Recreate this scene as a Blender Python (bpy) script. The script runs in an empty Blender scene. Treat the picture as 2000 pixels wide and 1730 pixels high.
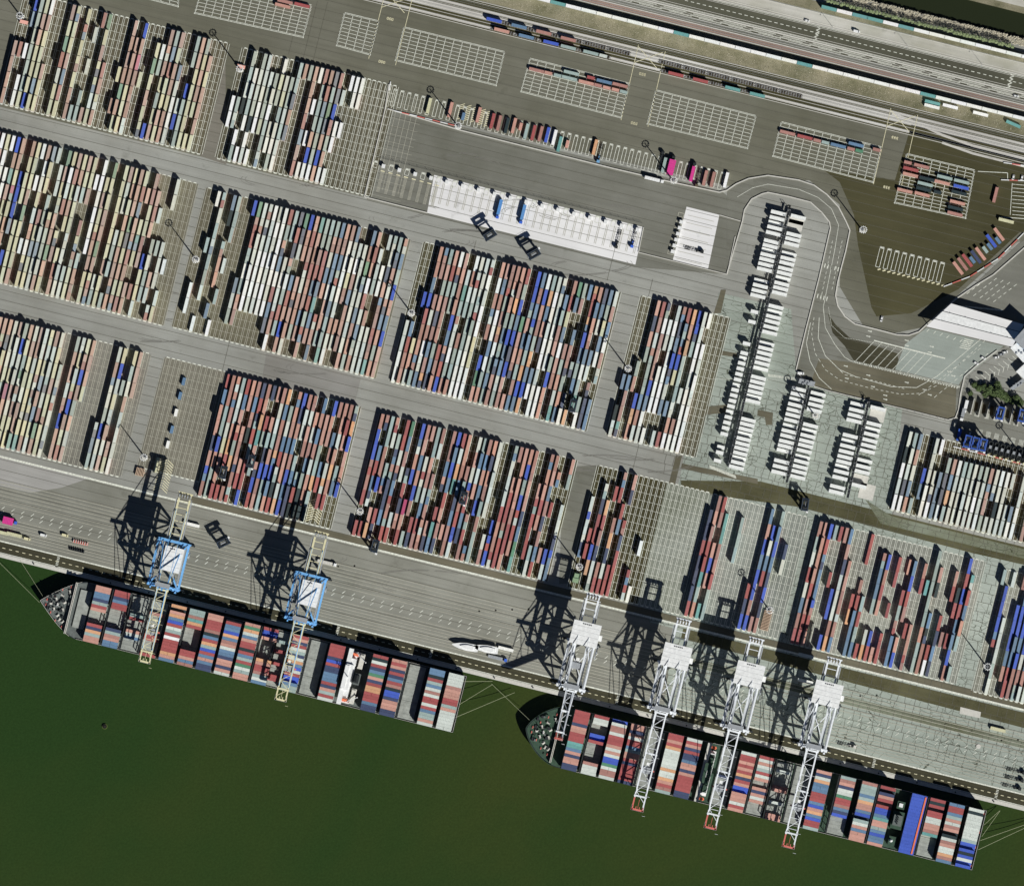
import bpy, math, random
import numpy as np
from mathutils import Vector, Matrix

# ------------------------------------------------------------------ camera, light
SC = bpy.context.scene
COL = SC.collection
S = 0.4                                    # metres per survey unit of the site plan
RZ = math.atan2(-.2402, .9707)             # the terminal grid is turned 13.9 degrees
V = (.9707, .2402); U = (-.2402, .9707)    # along the quay / towards the water (plan units)

cam_d = bpy.data.cameras.new('camera'); cam = bpy.data.objects.new('camera', cam_d); COL.objects.link(cam)
cam.location = (0, 0, 8000); cam_d.sensor_width = 36; cam_d.lens = 36 * 8000 / 800.0
cam_d.clip_start = 10; cam_d.clip_end = 12000
SC.camera = cam
SUN_EL = math.radians(37.4); SUN_ROT = math.radians(143.1)
world = bpy.data.worlds.new('World'); SC.world = world; world.use_nodes = True
wn = world.node_tree.nodes; wl = world.node_tree.links
sky = wn.new('ShaderNodeTexSky'); sky.sky_type = 'NISHITA'; sky.sun_disc = False
sky.sun_elevation = SUN_EL; sky.sun_rotation = SUN_ROT; sky.air_density = .4; sky.dust_density = .1; sky.ozone_density = .5; sky.altitude = 1500
bg = [n for n in wn if n.type == 'BACKGROUND'][0]
bg.inputs['Strength'].default_value = 0.05
wl.new(sky.outputs[0], bg.inputs['Color'])
sun_d = bpy.data.lights.new('sun', 'SUN'); sun_d.energy = 5.0; sun_d.angle = math.radians(.5)
sun_d.color = (1, .985, .935)
sun = bpy.data.objects.new('sun', sun_d); COL.objects.link(sun)
sun.rotation_euler = Vector((-.6 * math.cos(SUN_EL), .8 * math.cos(SUN_EL), -math.sin(SUN_EL))).to_track_quat('-Z', 'Y').to_euler()
SC.view_settings.view_transform = 'Standard'; SC.view_settings.look = 'None'
SC.view_settings.exposure = 0.05; SC.view_settings.gamma = 1.0
SC.view_settings.use_curve_mapping = False
SC.render.engine = 'CYCLES'

# ------------------------------------------------------------------ helpers
def lin(c):
    out = []
    for v in c:
        v /= 255.0
        out.append(v / 12.92 if v <= .04045 else ((v + .055) / 1.055) ** 2.4)
    return tuple(out)

def P(px, py, z=0.0):                      # site plan -> metres
    return Vector(((px - 1000) * S, (865 - py) * S, z))

def off(p, a, b):                          # plan point moved a along the quay, b towards the water
    return (p[0] + V[0] * a + U[0] * b, p[1] + V[1] * a + U[1] * b)

class MB:
    def __init__(s): s.v = []; s.f = []; s.m = []
    def _add(s, vs, fs, m):
        n = len(s.v); s.v += [tuple(q) for q in vs]
        for f in fs: s.f.append([n + i for i in f]); s.m.append(m)
    def box(s, x0, x1, y0, y1, z0, z1, m=0, bottom=True):
        vs = [(x0,y0,z0),(x1,y0,z0),(x1,y1,z0),(x0,y1,z0),(x0,y0,z1),(x1,y0,z1),(x1,y1,z1),(x0,y1,z1)]
        fs = [(4,5,6,7),(0,1,5,4),(1,2,6,5),(2,3,7,6),(3,0,4,7)]
        if bottom: fs.append((3,2,1,0))
        s._add(vs, fs, m); return s
    def cbox(s, cx, cy, lx, ly, z0, z1, m=0): return s.box(cx-lx/2, cx+lx/2, cy-ly/2, cy+ly/2, z0, z1, m)
    def beam(s, a, b, w, h=None, m=0):
        a = Vector(a); b = Vector(b); h = h or w
        d = (b - a)
        if d.length < 1e-6: return s
        d.normalize()
        up = Vector((0,0,1)) if abs(d.z) < .95 else Vector((0,1,0))
        r = d.cross(up).normalized(); q = r.cross(d).normalized()
        r *= w/2; q *= h/2
        vs = [a-r-q, a+r-q, a+r+q, a-r+q, b-r-q, b+r-q, b+r+q, b-r+q]
        s._add(vs, [(0,1,5,4),(1,2,6,5),(2,3,7,6),(3,0,4,7),(3,2,1,0),(4,5,6,7)], m); return s
    def cyl(s, a, b, r0, r1=None, n=8, m=0):
        a = Vector(a); b = Vector(b); r1 = r0 if r1 is None else r1
        d = (b - a).normalized(); up = Vector((0,0,1)) if abs(d.z) < .95 else Vector((0,1,0))
        r = d.cross(up).normalized(); q = r.cross(d).normalized()
        vs = []
        for i in range(n):
            t = 2*math.pi*i/n; e = r*math.cos(t) + q*math.sin(t)
            vs += [a + e*r0, b + e*r1]
        fs = [(2*i, 2*i+1, (2*i+3) % (2*n), (2*i+2) % (2*n)) for i in range(n)]
        fs += [tuple(2*i+1 for i in range(n))[::-1], tuple(2*i for i in range(n))]
        s._add(vs, fs, m); return s
    def ring(s, c, R, r, n=20, k=5, m=0):
        vs = []; c = Vector(c)
        for i in range(n):
            t = 2*math.pi*i/n
            for j in range(k):
                p = 2*math.pi*j/k
                vs.append(c + Vector(((R + r*math.cos(p))*math.cos(t), (R + r*math.cos(p))*math.sin(t), r*math.sin(p))))
        fs = [(i*k+j, ((i+1) % n)*k+j, ((i+1) % n)*k+(j+1) % k, i*k+(j+1) % k) for i in range(n) for j in range(k)]
        s._add(vs, fs, m); return s
    def prism(s, poly, z0, z1, m=0, poly0=None):
        n = len(poly); p0 = poly0 or poly
        ar = sum(poly[i][0]*poly[(i+1) % n][1] - poly[(i+1) % n][0]*poly[i][1] for i in range(n))
        if ar < 0: poly = poly[::-1]; p0 = p0[::-1]
        vs = [(x, y, z0) for x, y in p0] + [(x, y, z1) for x, y in poly]
        fs = [tuple(range(n, 2*n)), tuple(range(n))[::-1]] + [(i, (i+1) % n, n+(i+1) % n, n+i) for i in range(n)]
        s._add(vs, fs, m); return s
    def sheet(s, poly, z, m=0):
        n = len(poly)
        ar = sum(poly[i][0]*poly[(i+1) % n][1] - poly[(i+1) % n][0]*poly[i][1] for i in range(n))
        if ar < 0: poly = poly[::-1]
        s._add([(x, y, z) for x, y in poly], [tuple(range(n))], m); return s
    def strip(s, pts, w, z, m=0):          # flat painted line through plan points (metres)
        for a, b in zip(pts[:-1], pts[1:]):
            dx, dy = b[0]-a[0], b[1]-a[1]; L = math.hypot(dx, dy)
            if L < 1e-6: continue
            nx, ny = -dy/L*w/2, dx/L*w/2
            s._add([(a[0]+nx,a[1]+ny,z),(a[0]-nx,a[1]-ny,z),(b[0]-nx,b[1]-ny,z),(b[0]+nx,b[1]+ny,z)], [(0,1,2,3)], m)
        return s
    def wall(s, pts, w, z0, z1, m=0):      # low wall / kerb along plan points (metres)
        for i, (a, b) in enumerate(zip(pts[:-1], pts[1:])):
            dx, dy = b[0]-a[0], b[1]-a[1]; L = math.hypot(dx, dy)
            if L < 1e-6: continue
            nx, ny = -dy/L*w/2, dx/L*w/2
            s.prism([(a[0]+nx,a[1]+ny),(a[0]-nx,a[1]-ny),(b[0]-nx,b[1]-ny),(b[0]+nx,b[1]+ny)], z0, z1 + .003*(i % 2), m)
        return s
    def mesh(s, name, mats):
        me = bpy.data.meshes.new(name); me.from_pydata(s.v, [], s.f)
        for m in (mats if isinstance(mats, (list, tuple)) else [mats]): me.materials.append(m)
        if any(s.m): me.polygons.foreach_set('material_index', s.m)
        me.update(); return me
    def build(s, name, mats, parent=None, loc=None, rz=0):
        o = bpy.data.objects.new(name, s.mesh(name, mats)); COL.objects.link(o)
        if parent: o.parent = parent
        if loc is not None: o.location = loc
        if rz: o.rotation_euler = (0, 0, rz)
        return o

def tag(o, label, cat, group=None):
    o['label'] = label; o['category'] = cat
    if group: o['group'] = group
    return o
def struct(o): o['kind'] = 'structure'; return o
def stuff(o, label=None):
    o['kind'] = 'stuff'
    if label: o['label'] = label
    return o
def empty(name, loc, rz, label, cat, group=None):
    o = bpy.data.objects.new(name, None); COL.objects.link(o); o.location = loc; o.rotation_euler = (0, 0, rz)
    o.empty_display_size = .5
    return tag(o, label, cat, group)
KIDS = {}
def kids(o):
    return [c for c in bpy.data.objects if c.parent == o]
def copy_tree(o, loc, rz, label=None, group=None):
    if o.name not in KIDS: KIDS[o.name] = [(c, kids(c)) for c in kids(o)]
    r = o.copy(); COL.objects.link(r); r.location = loc; r.rotation_euler = (0, 0, rz)
    if label: r['label'] = label
    if group: r['group'] = group
    for c, gs in KIDS[o.name]:
        d = c.copy(); COL.objects.link(d); d.parent = r
        for g in gs:
            e = g.copy(); COL.objects.link(e); e.parent = d
    return r

ORD = ['zeroth','first','second','third','fourth','fifth','sixth','seventh','eighth','ninth','tenth','eleventh','twelfth',
       'thirteenth','fourteenth','fifteenth','sixteenth','seventeenth','eighteenth','nineteenth','twentieth']
def ordn(n):
    if n <= 20: return ORD[n]
    t = {2:'twenty',3:'thirty',4:'forty'}[n//10]
    return {20:'twentieth',30:'thirtieth',40:'fortieth'}[n] if n % 10 == 0 else t + '-' + ORD[n % 10]

# ------------------------------------------------------------------ materials
def mat(name, col, rough=.7, noise=.0, scale=.3, metal=0.0, spec=.3, fine=0.0):
    m = bpy.data.materials.new(name); m.use_nodes = True; nt = m.node_tree; b = nt.nodes['Principled BSDF']
    b.inputs['Roughness'].default_value = rough; b.inputs['Metallic'].default_value = metal
    b.inputs['Specular IOR Level'].default_value = spec
    c = lin(col)
    b.inputs['Base Color'].default_value = (*c, 1)
    if noise > 0:
        tc = nt.nodes.new('ShaderNodeTexCoord'); n = nt.nodes.new('ShaderNodeTexNoise'); n.inputs['Scale'].default_value = scale
        n.inputs['Detail'].default_value = 8; n.inputs['Roughness'].default_value = .65
        nt.links.new(tc.outputs['Object'], n.inputs['Vector'])
        mr = nt.nodes.new('ShaderNodeMapRange'); mr.inputs[1].default_value = .3; mr.inputs[2].default_value = .7
        mr.inputs[3].default_value = 1-noise; mr.inputs[4].default_value = 1+noise
        nt.links.new(n.outputs['Fac'], mr.inputs[0])
        mx = nt.nodes.new('ShaderNodeVectorMath'); mx.operation = 'SCALE'; mx.inputs[0].default_value = c
        nt.links.new(mr.outputs[0], mx.inputs['Scale']); nt.links.new(mx.outputs[0], b.inputs['Base Color'])
    return m

def paint_mat(name, source):               # container paint: colour per object or per mesh corner, rust and dirt on top
    m = bpy.data.materials.new(name); m.use_nodes = True; nt = m.node_tree; b = nt.nodes['Principled BSDF']
    L = nt.links
    if source == 'object':
        s = nt.nodes.new('ShaderNodeObjectInfo'); colr = s.outputs['Color']
    else:
        s = nt.nodes.new('ShaderNodeAttribute'); s.attribute_name = 'paint'; colr = s.outputs['Color']
    geo = nt.nodes.new('ShaderNodeNewGeometry')
    n = nt.nodes.new('ShaderNodeTexNoise'); n.inputs['Scale'].default_value = .55; n.inputs['Detail'].default_value = 7
    n.inputs['Roughness'].default_value = .7
    L.new(geo.outputs['Position'], n.inputs['Vector'])
    mr = nt.nodes.new('ShaderNodeMapRange'); mr.inputs[1].default_value = .3; mr.inputs[2].default_value = .7
    mr.inputs[3].default_value = .84; mr.inputs[4].default_value = 1.08
    L.new(n.outputs['Fac'], mr.inputs[0])
    mx = nt.nodes.new('ShaderNodeVectorMath'); mx.operation = 'SCALE'
    L.new(colr, mx.inputs[0]); L.new(mr.outputs[0], mx.inputs['Scale'])
    n2 = nt.nodes.new('ShaderNodeTexNoise'); n2.inputs['Scale'].default_value = .25; n2.inputs['Detail'].default_value = 10
    n2.inputs['Roughness'].default_value = .8
    L.new(geo.outputs['Position'], n2.inputs['Vector'])
    mr2 = nt.nodes.new('ShaderNodeMapRange'); mr2.inputs[1].default_value = .58; mr2.inputs[2].default_value = .78
    mr2.inputs[3].default_value = 0; mr2.inputs[4].default_value = .45
    L.new(n2.outputs['Fac'], mr2.inputs[0])
    mi = nt.nodes.new('ShaderNodeMix'); mi.data_type = 'RGBA'
    L.new(mr2.outputs[0], mi.inputs['Factor']); L.new(mx.outputs[0], mi.inputs['A']); mi.inputs['B'].default_value = (.16, .11, .08, 1)
    L.new(mi.outputs['Result'], b.inputs['Base Color'])
    b.inputs['Roughness'].default_value = .6; b.inputs['Specular IOR Level'].default_value = .25
    return m

def ground_mat(name, col, col2, big=.012, streak=.22, crack=0.0, moss=(.03,.035,.015), crackscale=.12, fine=.1):
    """worn paving: large tone patches, streaks along the grid, fine grain, optional crazed cracks with moss"""
    m = bpy.data.materials.new(name); m.use_nodes = True; nt = m.node_tree; b = nt.nodes['Principled BSDF']; L = nt.links
    geo = nt.nodes.new('ShaderNodeNewGeometry')
    mp = nt.nodes.new('ShaderNodeMapping'); mp.inputs['Rotation'].default_value = (0, 0, -RZ)
    L.new(geo.outputs['Position'], mp.inputs['Vector'])
    def noise(sc, det, rough, vec=mp.outputs[0]):
        n = nt.nodes.new('ShaderNodeTexNoise'); n.inputs['Scale'].default_value = sc; n.inputs['Detail'].default_value = det
        n.inputs['Roughness'].default_value = rough; L.new(vec, n.inputs['Vector']); return n.outputs['Fac']
    n1 = noise(big, 9, .62)
    r1 = nt.nodes.new('ShaderNodeMapRange'); r1.inputs[1].default_value = .35; r1.inputs[2].default_value = .65
    L.new(n1, r1.inputs[0])
    mi = nt.nodes.new('ShaderNodeMix'); mi.data_type = 'RGBA'
    mi.inputs['A'].default_value = (*lin(col), 1); mi.inputs['B'].default_value = (*lin(col2), 1)
    L.new(r1.outputs[0], mi.inputs['Factor'])
    ms = nt.nodes.new('ShaderNodeMapping'); ms.inputs['Scale'].default_value = (.03, .9, 1); L.new(mp.outputs[0], ms.inputs['Vector'])
    n2 = noise(.35, 5, .6, ms.outputs[0])
    n3 = noise(1.6, 6, .7)
    def rng(x, lo, hi):
        r = nt.nodes.new('ShaderNodeMapRange'); r.inputs[1].default_value = .3; r.inputs[2].default_value = .7
        r.inputs[3].default_value = lo; r.inputs[4].default_value = hi; L.new(x, r.inputs[0]); return r.outputs[0]
    mu = nt.nodes.new('ShaderNodeMath'); mu.operation = 'MULTIPLY'
    L.new(rng(n2, 1-streak*.5, 1+streak*.35), mu.inputs[0]); L.new(rng(n3, 1-fine, 1+fine), mu.inputs[1])
    sc = nt.nodes.new('ShaderNodeVectorMath'); sc.operation = 'SCALE'
    L.new(mi.outputs['Result'], sc.inputs[0]); L.new(mu.outputs[0], sc.inputs['Scale'])
    nb = noise(.0042, 3, .5); nv = nt.nodes.new('ShaderNodeVectorMath'); nv.operation = 'SCALE'
    L.new(sc.outputs[0], nv.inputs[0]); L.new(rng(nb, .86, 1.1), nv.inputs['Scale'])
    out = nv.outputs[0]
    # oil and rubber stains
    n4 = noise(.05, 6, .7)
    r4 = nt.nodes.new('ShaderNodeMapRange'); r4.inputs[1].default_value = .6; r4.inputs[2].default_value = .78
    r4.inputs[3].default_value = 0; r4.inputs[4].default_value = .45; L.new(n4, r4.inputs[0])
    m4 = nt.nodes.new('ShaderNodeMix'); m4.data_type = 'RGBA'; L.new(r4.outputs[0], m4.inputs['Factor'])
    L.new(out, m4.inputs['A']); m4.inputs['B'].default_value = (.06, .058, .04, 1); out = m4.outputs['Result']
    if crack > 0:
        vo = nt.nodes.new('ShaderNodeTexVoronoi'); vo.feature = 'DISTANCE_TO_EDGE'; vo.inputs['Scale'].default_value = crackscale
        mv = nt.nodes.new('ShaderNodeMapping'); mv.inputs['Scale'].default_value = (.75, 1.5, 1); L.new(mp.outputs[0], mv.inputs['Vector'])
        wob = nt.nodes.new('ShaderNodeTexNoise'); wob.inputs['Scale'].default_value = .25; wob.inputs['Detail'].default_value = 4
        L.new(mp.outputs[0], wob.inputs['Vector'])
        ad = nt.nodes.new('ShaderNodeMixRGB'); ad.blend_type = 'LINEAR_LIGHT'; ad.inputs[0].default_value = .45
        L.new(mv.outputs[0], ad.inputs[1]); L.new(wob.outputs['Color'], ad.inputs[2])
        L.new(ad.outputs[0], vo.inputs['Vector'])
        rv = nt.nodes.new('ShaderNodeMapRange'); rv.inputs[1].default_value = .008; rv.inputs[2].default_value = .03
        rv.inputs[3].default_value = 1; rv.inputs[4].default_value = 0; L.new(vo.outputs['Distance'], rv.inputs[0])
        n5 = noise(.03, 4, .6)
        r5 = nt.nodes.new('ShaderNodeMapRange'); r5.inputs[1].default_value = .38; r5.inputs[2].default_value = .56; L.new(n5, r5.inputs[0])
        mm = nt.nodes.new('ShaderNodeMath'); mm.operation = 'MULTIPLY'; L.new(rv.outputs[0], mm.inputs[0]); L.new(r5.outputs[0], mm.inputs[1])
        m5 = nt.nodes.new('ShaderNodeMath'); m5.operation = 'MULTIPLY'; L.new(mm.outputs[0], m5.inputs[0]); m5.inputs[1].default_value = crack
        m6 = nt.nodes.new('ShaderNodeMix'); m6.data_type = 'RGBA'; L.new(m5.outputs[0], m6.inputs['Factor'])
        L.new(out, m6.inputs['A']); m6.inputs['B'].default_value = (*moss, 1); out = m6.outputs['Result']
    L.new(out, b.inputs['Base Color']); b.inputs['Roughness'].default_value = .9; b.inputs['Specular IOR Level'].default_value = .15
    return m

PAINT = {  # container paint colours and the words for them
 'b': ((205,203,168),'beige'), 'w': ((242,243,236),'bright white'), 'l': ((206,213,206),'pale grey'), 'p': ((172,127,118),'dusty red'),
 'r': ((166,88,88),'red'), 's': ((198,150,136),'salmon'), 'o': ((214,164,126),'orange'), 'B': ((72,98,192),'bright blue'),
 'c': ((102,132,162),'mid blue'), 'n': ((68,78,108),'navy'), 't': ((110,164,160),'turquoise'), 'g': ((158,176,172),'grey green'),
 'd': ((88,138,110),'green'), 'k': ((46,60,64),'dark grey'), 'm': ((180,62,108),'crimson'), 'h': ((206,60,140),'magenta')}
PLIN = {k: lin(v[0]) for k, v in PAINT.items()}

M_OBJ = paint_mat('container_paint', 'object'); M_ATT = paint_mat('stack_paint', 'attr')
M_LANE = ground_mat('worn_concrete', (157,158,152), (137,137,130))
M_TOP = ground_mat('yard_asphalt', (117,116,104), (96,95,81), big=.008)
M_BROWN = ground_mat('oily_asphalt', (80,77,54), (66,64,43), big=.01)
M_GREEN = ground_mat('old_pavers', (166,174,165), (147,155,145), crack=.85, crackscale=.16)
M_GREEN2 = ground_mat('mossy_pavers', (128,134,118), (100,102,80), crack=.95, big=.02, crackscale=.24)
M_QUAY = ground_mat('quay_concrete', (146,146,137), (122,122,112), streak=.25)
M_MOSS = ground_mat('moss_band', (94,92,68), (74,72,50), big=.03, crack=.6, crackscale=.3)
M_DARK = ground_mat('dark_asphalt', (74,72,56), (62,60,46), big=.02)
M_STRIP = ground_mat('stained_concrete', (112,108,92), (92,88,72), streak=.3)
M_ROAD = ground_mat('road_asphalt', (126,126,118), (106,106,96), streak=.2)
M_APRON = ground_mat('white_apron', (230,229,228), (218,217,217), streak=.12, fine=.03)
M_GRAVEL = ground_mat('pale_gravel', (196,194,186), (172,170,156), big=.03)
M_VERGE = ground_mat('dry_grass', (148,142,120), (112,110,86), big=.05, fine=.4)
M_BALLAST = ground_mat('pink_ballast', (158,134,122), (138,116,104), fine=.25)
M_RAILBED = ground_mat('pale_trackbed', (212,210,204), (190,186,178), fine=.15)
M_TARMAC = ground_mat('highway_asphalt', (94,94,80), (80,80,68), streak=.2)
M_JOINT = mat('tar_joint', (92,90,80), .9)
M_LINE = mat('line_paint', (210,212,200), .8, .38, .7)
M_LINE2 = mat('faded_line_paint', (172,170,156), .85, .2, .4)
M_YEL = mat('yellow_line_paint', (216,210,176), .8, .15, .4)
M_WHITE = mat('white_paint', (224,225,224), .55, .14, .5)
M_CONC = mat('pale_concrete', (196,194,186), .9, .12, .5)
M_STEELD = mat('dark_steel', (40,44,46), .6, .2, .6)
M_STEELG = mat('grey_steel', (150,154,158), .55, .15, .5)
M_CRBLUE = mat('crane_blue', (112,170,222), .5, .12, .4)
M_CRCREAM = mat('crane_cream', (212,206,168), .55, .12, .4)
M_CRWHITE = mat('crane_white', (222,226,230), .5, .14, .5)
M_RED = mat('signal_red', (204,112,102), .6, .15, .5)
M_NAVY = mat('carrier_blue', (30,42,56), .5, .15, .5)
M_BLUE = mat('vehicle_blue', (64,104,200), .45, .08, .4)
M_TYRE = mat('tyre_rubber', (24,24,24), .9)
M_GLASS = mat('dark_glass', (26,34,40), .15, spec=.6)
M_HULL = mat('ship_hull', (38,44,48), .5, .2, .2)
M_DECKG = mat('ship_deck_green', (54,76,62), .7, .35, .35)
M_DECKK = mat('ship_deck_grey', (96,102,100), .7, .25, .4)
M_HATCH = mat('hatch_grey', (150,154,148), .75, .25, .3)
M_ORANGE = mat('lifeboat_orange', (226,122,88), .5, .08)
M_ROPE = mat('mooring_rope', (168,172,140), .9)
M_MAG = mat('magenta_tarpaulin', (204,58,138), .7, .1, .6)
M_WOOD = mat('timber', (196,170,146), .8, .2, .8)
M_REEF = mat('reefer_white', (228,230,227), .5, .14, .35)
M_RUST = mat('rusty_steel', (92,82,66), .8, .25, .8)
M_BARK = mat('bark', (92,78,60), .9, .3, 2)
def leaf_mat(name, a, c):
    m = mat(name, a, .8); nt = m.node_tree; b = nt.nodes['Principled BSDF']
    n = nt.nodes.new('ShaderNodeTexNoise'); n.inputs['Scale'].default_value = .9
    g = nt.nodes.new('ShaderNodeNewGeometry'); nt.links.new(g.outputs['Position'], n.inputs['Vector'])
    r = nt.nodes.new('ShaderNodeValToRGB'); r.color_ramp.elements[0].position = .35; r.color_ramp.elements[1].position = .65
    r.color_ramp.elements[0].color = (*lin(a), 1); r.color_ramp.elements[1].color = (*lin(c), 1)
    nt.links.new(n.outputs['Fac'], r.inputs[0]); nt.links.new(r.outputs[0], b.inputs['Base Color']); return m
M_LEAF = leaf_mat('tree_leaves', (122,138,96), (168,180,136)); M_SHRUB = leaf_mat('shrub_leaves', (54,70,40), (92,108,66))

def water_mat():
    m = bpy.data.materials.new('harbour_water'); m.use_nodes = True; nt = m.node_tree; b = nt.nodes['Principled BSDF']; L = nt.links
    g = nt.nodes.new('ShaderNodeNewGeometry')
    n = nt.nodes.new('ShaderNodeTexNoise'); n.inputs['Scale'].default_value = .0035; n.inputs['Detail'].default_value = 6; n.inputs['Distortion'].default_value = .6
    L.new(g.outputs['Position'], n.inputs['Vector'])
    r = nt.nodes.new('ShaderNodeValToRGB'); r.color_ramp.elements[0].position = .38; r.color_ramp.elements[1].position = .62
    r.color_ramp.elements[0].color = (*lin((39,61,27)), 1); r.color_ramp.elements[1].color = (*lin((54,65,29)), 1)
    L.new(n.outputs['Fac'], r.inputs[0])
    n2 = nt.nodes.new('ShaderNodeTexNoise'); n2.inputs['Scale'].default_value = .6; n2.inputs['Detail'].default_value = 6
    L.new(g.outputs['Position'], n2.inputs['Vector'])
    mr = nt.nodes.new('ShaderNodeMapRange'); mr.inputs[1].default_value = .3; mr.inputs[2].default_value = .7; mr.inputs[3].default_value = .9; mr.inputs[4].default_value = 1.1
    L.new(n2.outputs['Fac'], mr.inputs[0])
    sc = nt.nodes.new('ShaderNodeVectorMath'); sc.operation = 'SCALE'; L.new(r.outputs[0], sc.inputs[0]); L.new(mr.outputs[0], sc.inputs['Scale'])
    L.new(sc.outputs[0], b.inputs['Base Color']); b.inputs['Roughness'].default_value = .25; b.inputs['Specular IOR Level'].default_value = .4
    bm = nt.nodes.new('ShaderNodeBump'); bm.inputs['Strength'].default_value = .25; bm.inputs['Distance'].default_value = .3
    L.new(n2.outputs['Fac'], bm.inputs['Height']); L.new(bm.outputs[0], b.inputs['Normal'])
    return m
M_WATER = water_mat()
# ------------------------------------------------------------------ ground, water, quay
def W2(p): return ((p[0]-1000)*S, (865-p[1])*S)
def Q(x, e):                               # plan point e units inland of the quay edge
    return off((x, 1088 + .2475*x), 0, -e)
def D(a, d):                               # plan point in the rail corridor, d units south of its datum line
    return (1000 + V[0]*a + U[0]*d, V[1]*a + U[1]*d)
def sheet(name, pts, z, m):
    mb = MB(); mb.sheet([W2(p) for p in pts], z); return struct(mb.build(name, m))
def band(name, d0, d1, z, m, a0=-2400, a1=2400):
    return sheet(name, [D(a0,d0), D(a1,d0), D(a1,d1), D(a0,d1)], z, m)

mb = MB(); mb.sheet([(-3000,-3000),(3000,-3000),(3000,3000),(-3000,3000)], -3.0); struct(mb.build('harbour_water', M_WATER))
mb = MB(); mb.prism([W2(Q(-3000,0)), W2(Q(4200,0)), W2(D(3000,-164)), W2(D(-3500,-164))], -14, 0); struct(mb.build('yard_ground', M_LANE))
mb = MB(); mb.prism([W2(D(-3500,-214)), W2(D(3000,-214)), W2(D(3000,-1500)), W2(D(-3500,-1500))], -14, -.2); struct(mb.build('canal_bank', M_VERGE))
mb = MB(); mb.sheet([W2(D(-3500,-214.5)), W2(D(3000,-214.5)), W2(D(3000,-163)), W2(D(-3500,-163))], -2.9); struct(mb.build('canal_water', mat('canal_dark_water', (36,42,26), .3)))
band('bank_path', -252, -226, -.17, M_GRAVEL); band('bank_track', -262, -256, -.16, M_BROWN)
z1, z2, z3 = .02, .045, .07
sheet('yard_asphalt', [D(-2400,70), D(1200,70), (2120,560), (1990,470), (1800,640), (1700,660), (1640,560), (1640,400), (1580,352),
      (1460,372), (760,212), (722,388), (0,209), (-900,-14)], z1, M_TOP)
sheet('truck_yard', [(766,214),(1410,374),(1446,405),(1420,536),(1240,522),(716,390)], z1, M_ROAD)
sheet('oily_yard', [(1606,330),(1640,356),(1668,420),(1676,480),(1702,600),(1712,618),(1780,612),(1872,565),(1990,455),(2200,400),(2200,348),(1780,244),(1748,352),(1690,344)], z2, M_BROWN)
sheet('old_paving', [(1404,572),(1545,604),(1556,738),(1740,786),(1762,800),(1742,1004),(2300,1146),(2300,1460),(1560,1290),(1268,1214),(1325,945)], .0235, M_GREEN)
sheet('mossy_lane', [(1330,938),(1486,940),(1742,1004),(2300,1142),(2300,1170),(1900,1080),(1560,990),(1330,958)], z2, M_MOSS)
sheet('patched_strip', [(1690,975),(1742,1008),(2300,1147),(2300,1164),(1900,1066),(1720,1022)], z3, M_GREEN2)
sheet('quay_concrete', [Q(-900,31), Q(1290,31), Q(1270,192), Q(-900,192)], z1, M_QUAY)
sheet('quay_paving', [Q(1290,31), Q(2500,31), Q(2500,192), Q(1270,192)], z1, M_GREEN)
sheet('stained_quay_strip', [Q(300,192.5), Q(2500,192.5), Q(2500,206), Q(300,206)], z2, M_STRIP)
sheet('mossy_quay_strip', [Q(1290,166), Q(2500,150), Q(2500,186), Q(1290,186)], z2, M_MOSS)
sheet('mossy_quay_lane', [Q(1290,118), Q(2500,118), Q(2500,134), Q(1290,134)], z2, M_GREEN2)
sheet('quay_road', [Q(-900,8), Q(4000,8), Q(4000,30), Q(-900,30)], z1, M_DARK)
sheet('quay_cope', [Q(-900,.2), Q(4000,.2), Q(4000,7.5), Q(-900,7.5)], z1, M_CONC)
for nm, pts in (('lane_patch', [(1408,566),(1418,566),(1408,612),(1394,612)]), ('lane_patch', [(1382,680),(1440,690),(1440,698),(1382,690)]),
                ('lane_patch', [(1366,795),(1420,790),(1420,806),(1360,812)]), ('lane_patch', [(1332,905),(1480,935),(1480,945),(1330,915)]),
                ('lane_patch', [(1320,890),(1332,890),(1318,948),(1306,945)]), ('lane_patch', [(1480,800),(1510,806),(1508,830),(1496,830),(1494,815),(1479,812)])):
    sheet(nm, pts, z3, M_STRIP)
# road loop to the gate
KERB_A = [(900,255),(1200,330),(1312,356),(1405,376),(1420,372),(1437,360),(1462,349),(1500,343),(1560,352),(1590,362),(1615,380),(1638,405),(1652,432),(1660,450),
          (1652,490),(1644,520),(1636,552),(1632,577),(1636,597),(1650,618),(1670,633),(1710,643),(1752,654),(1775,655),(1795,648),(1810,634),(1870,582),(1905,558),(1940,537),(2010,476)]
KERB_B = [(1420,534),(1436,480),(1450,432),(1454,410),(1468,389),(1488,379),(1500,376),(1540,384),(1583,395),(1605,415),(1620,434),(1622,446),(1600,542),(1575,640),(1555,722),(1566,738),(1582,752),
          (1620,764),(1700,783),(1800,807),(1852,820),(1866,816),(1872,800),(1876,770),(1884,735),(1905,716),(1948,684)]
sheet('gate_road', KERB_A[4:-1] + [(2010,640),(1975,672)] + KERB_B[::-1], .08, M_ROAD)
sheet('road_island', [(1617,612),(1626,650),(1650,676),(1668,705),(1760,725),(1752,690),(1700,672),(1660,660),(1632,634)], .092, M_DARK)
sheet('gate_forecourt', [(1768,672),(1810,640),(1960,676),(1880,740),(1872,752),(1748,722)], .098, ground_mat('forecourt_concrete', (160,168,161), (138,145,138)))
sheet('gate_lanes', [(1868,588),(1990,476),(2100,400),(2100,640),(1995,640)], .104, M_ROAD)
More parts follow.
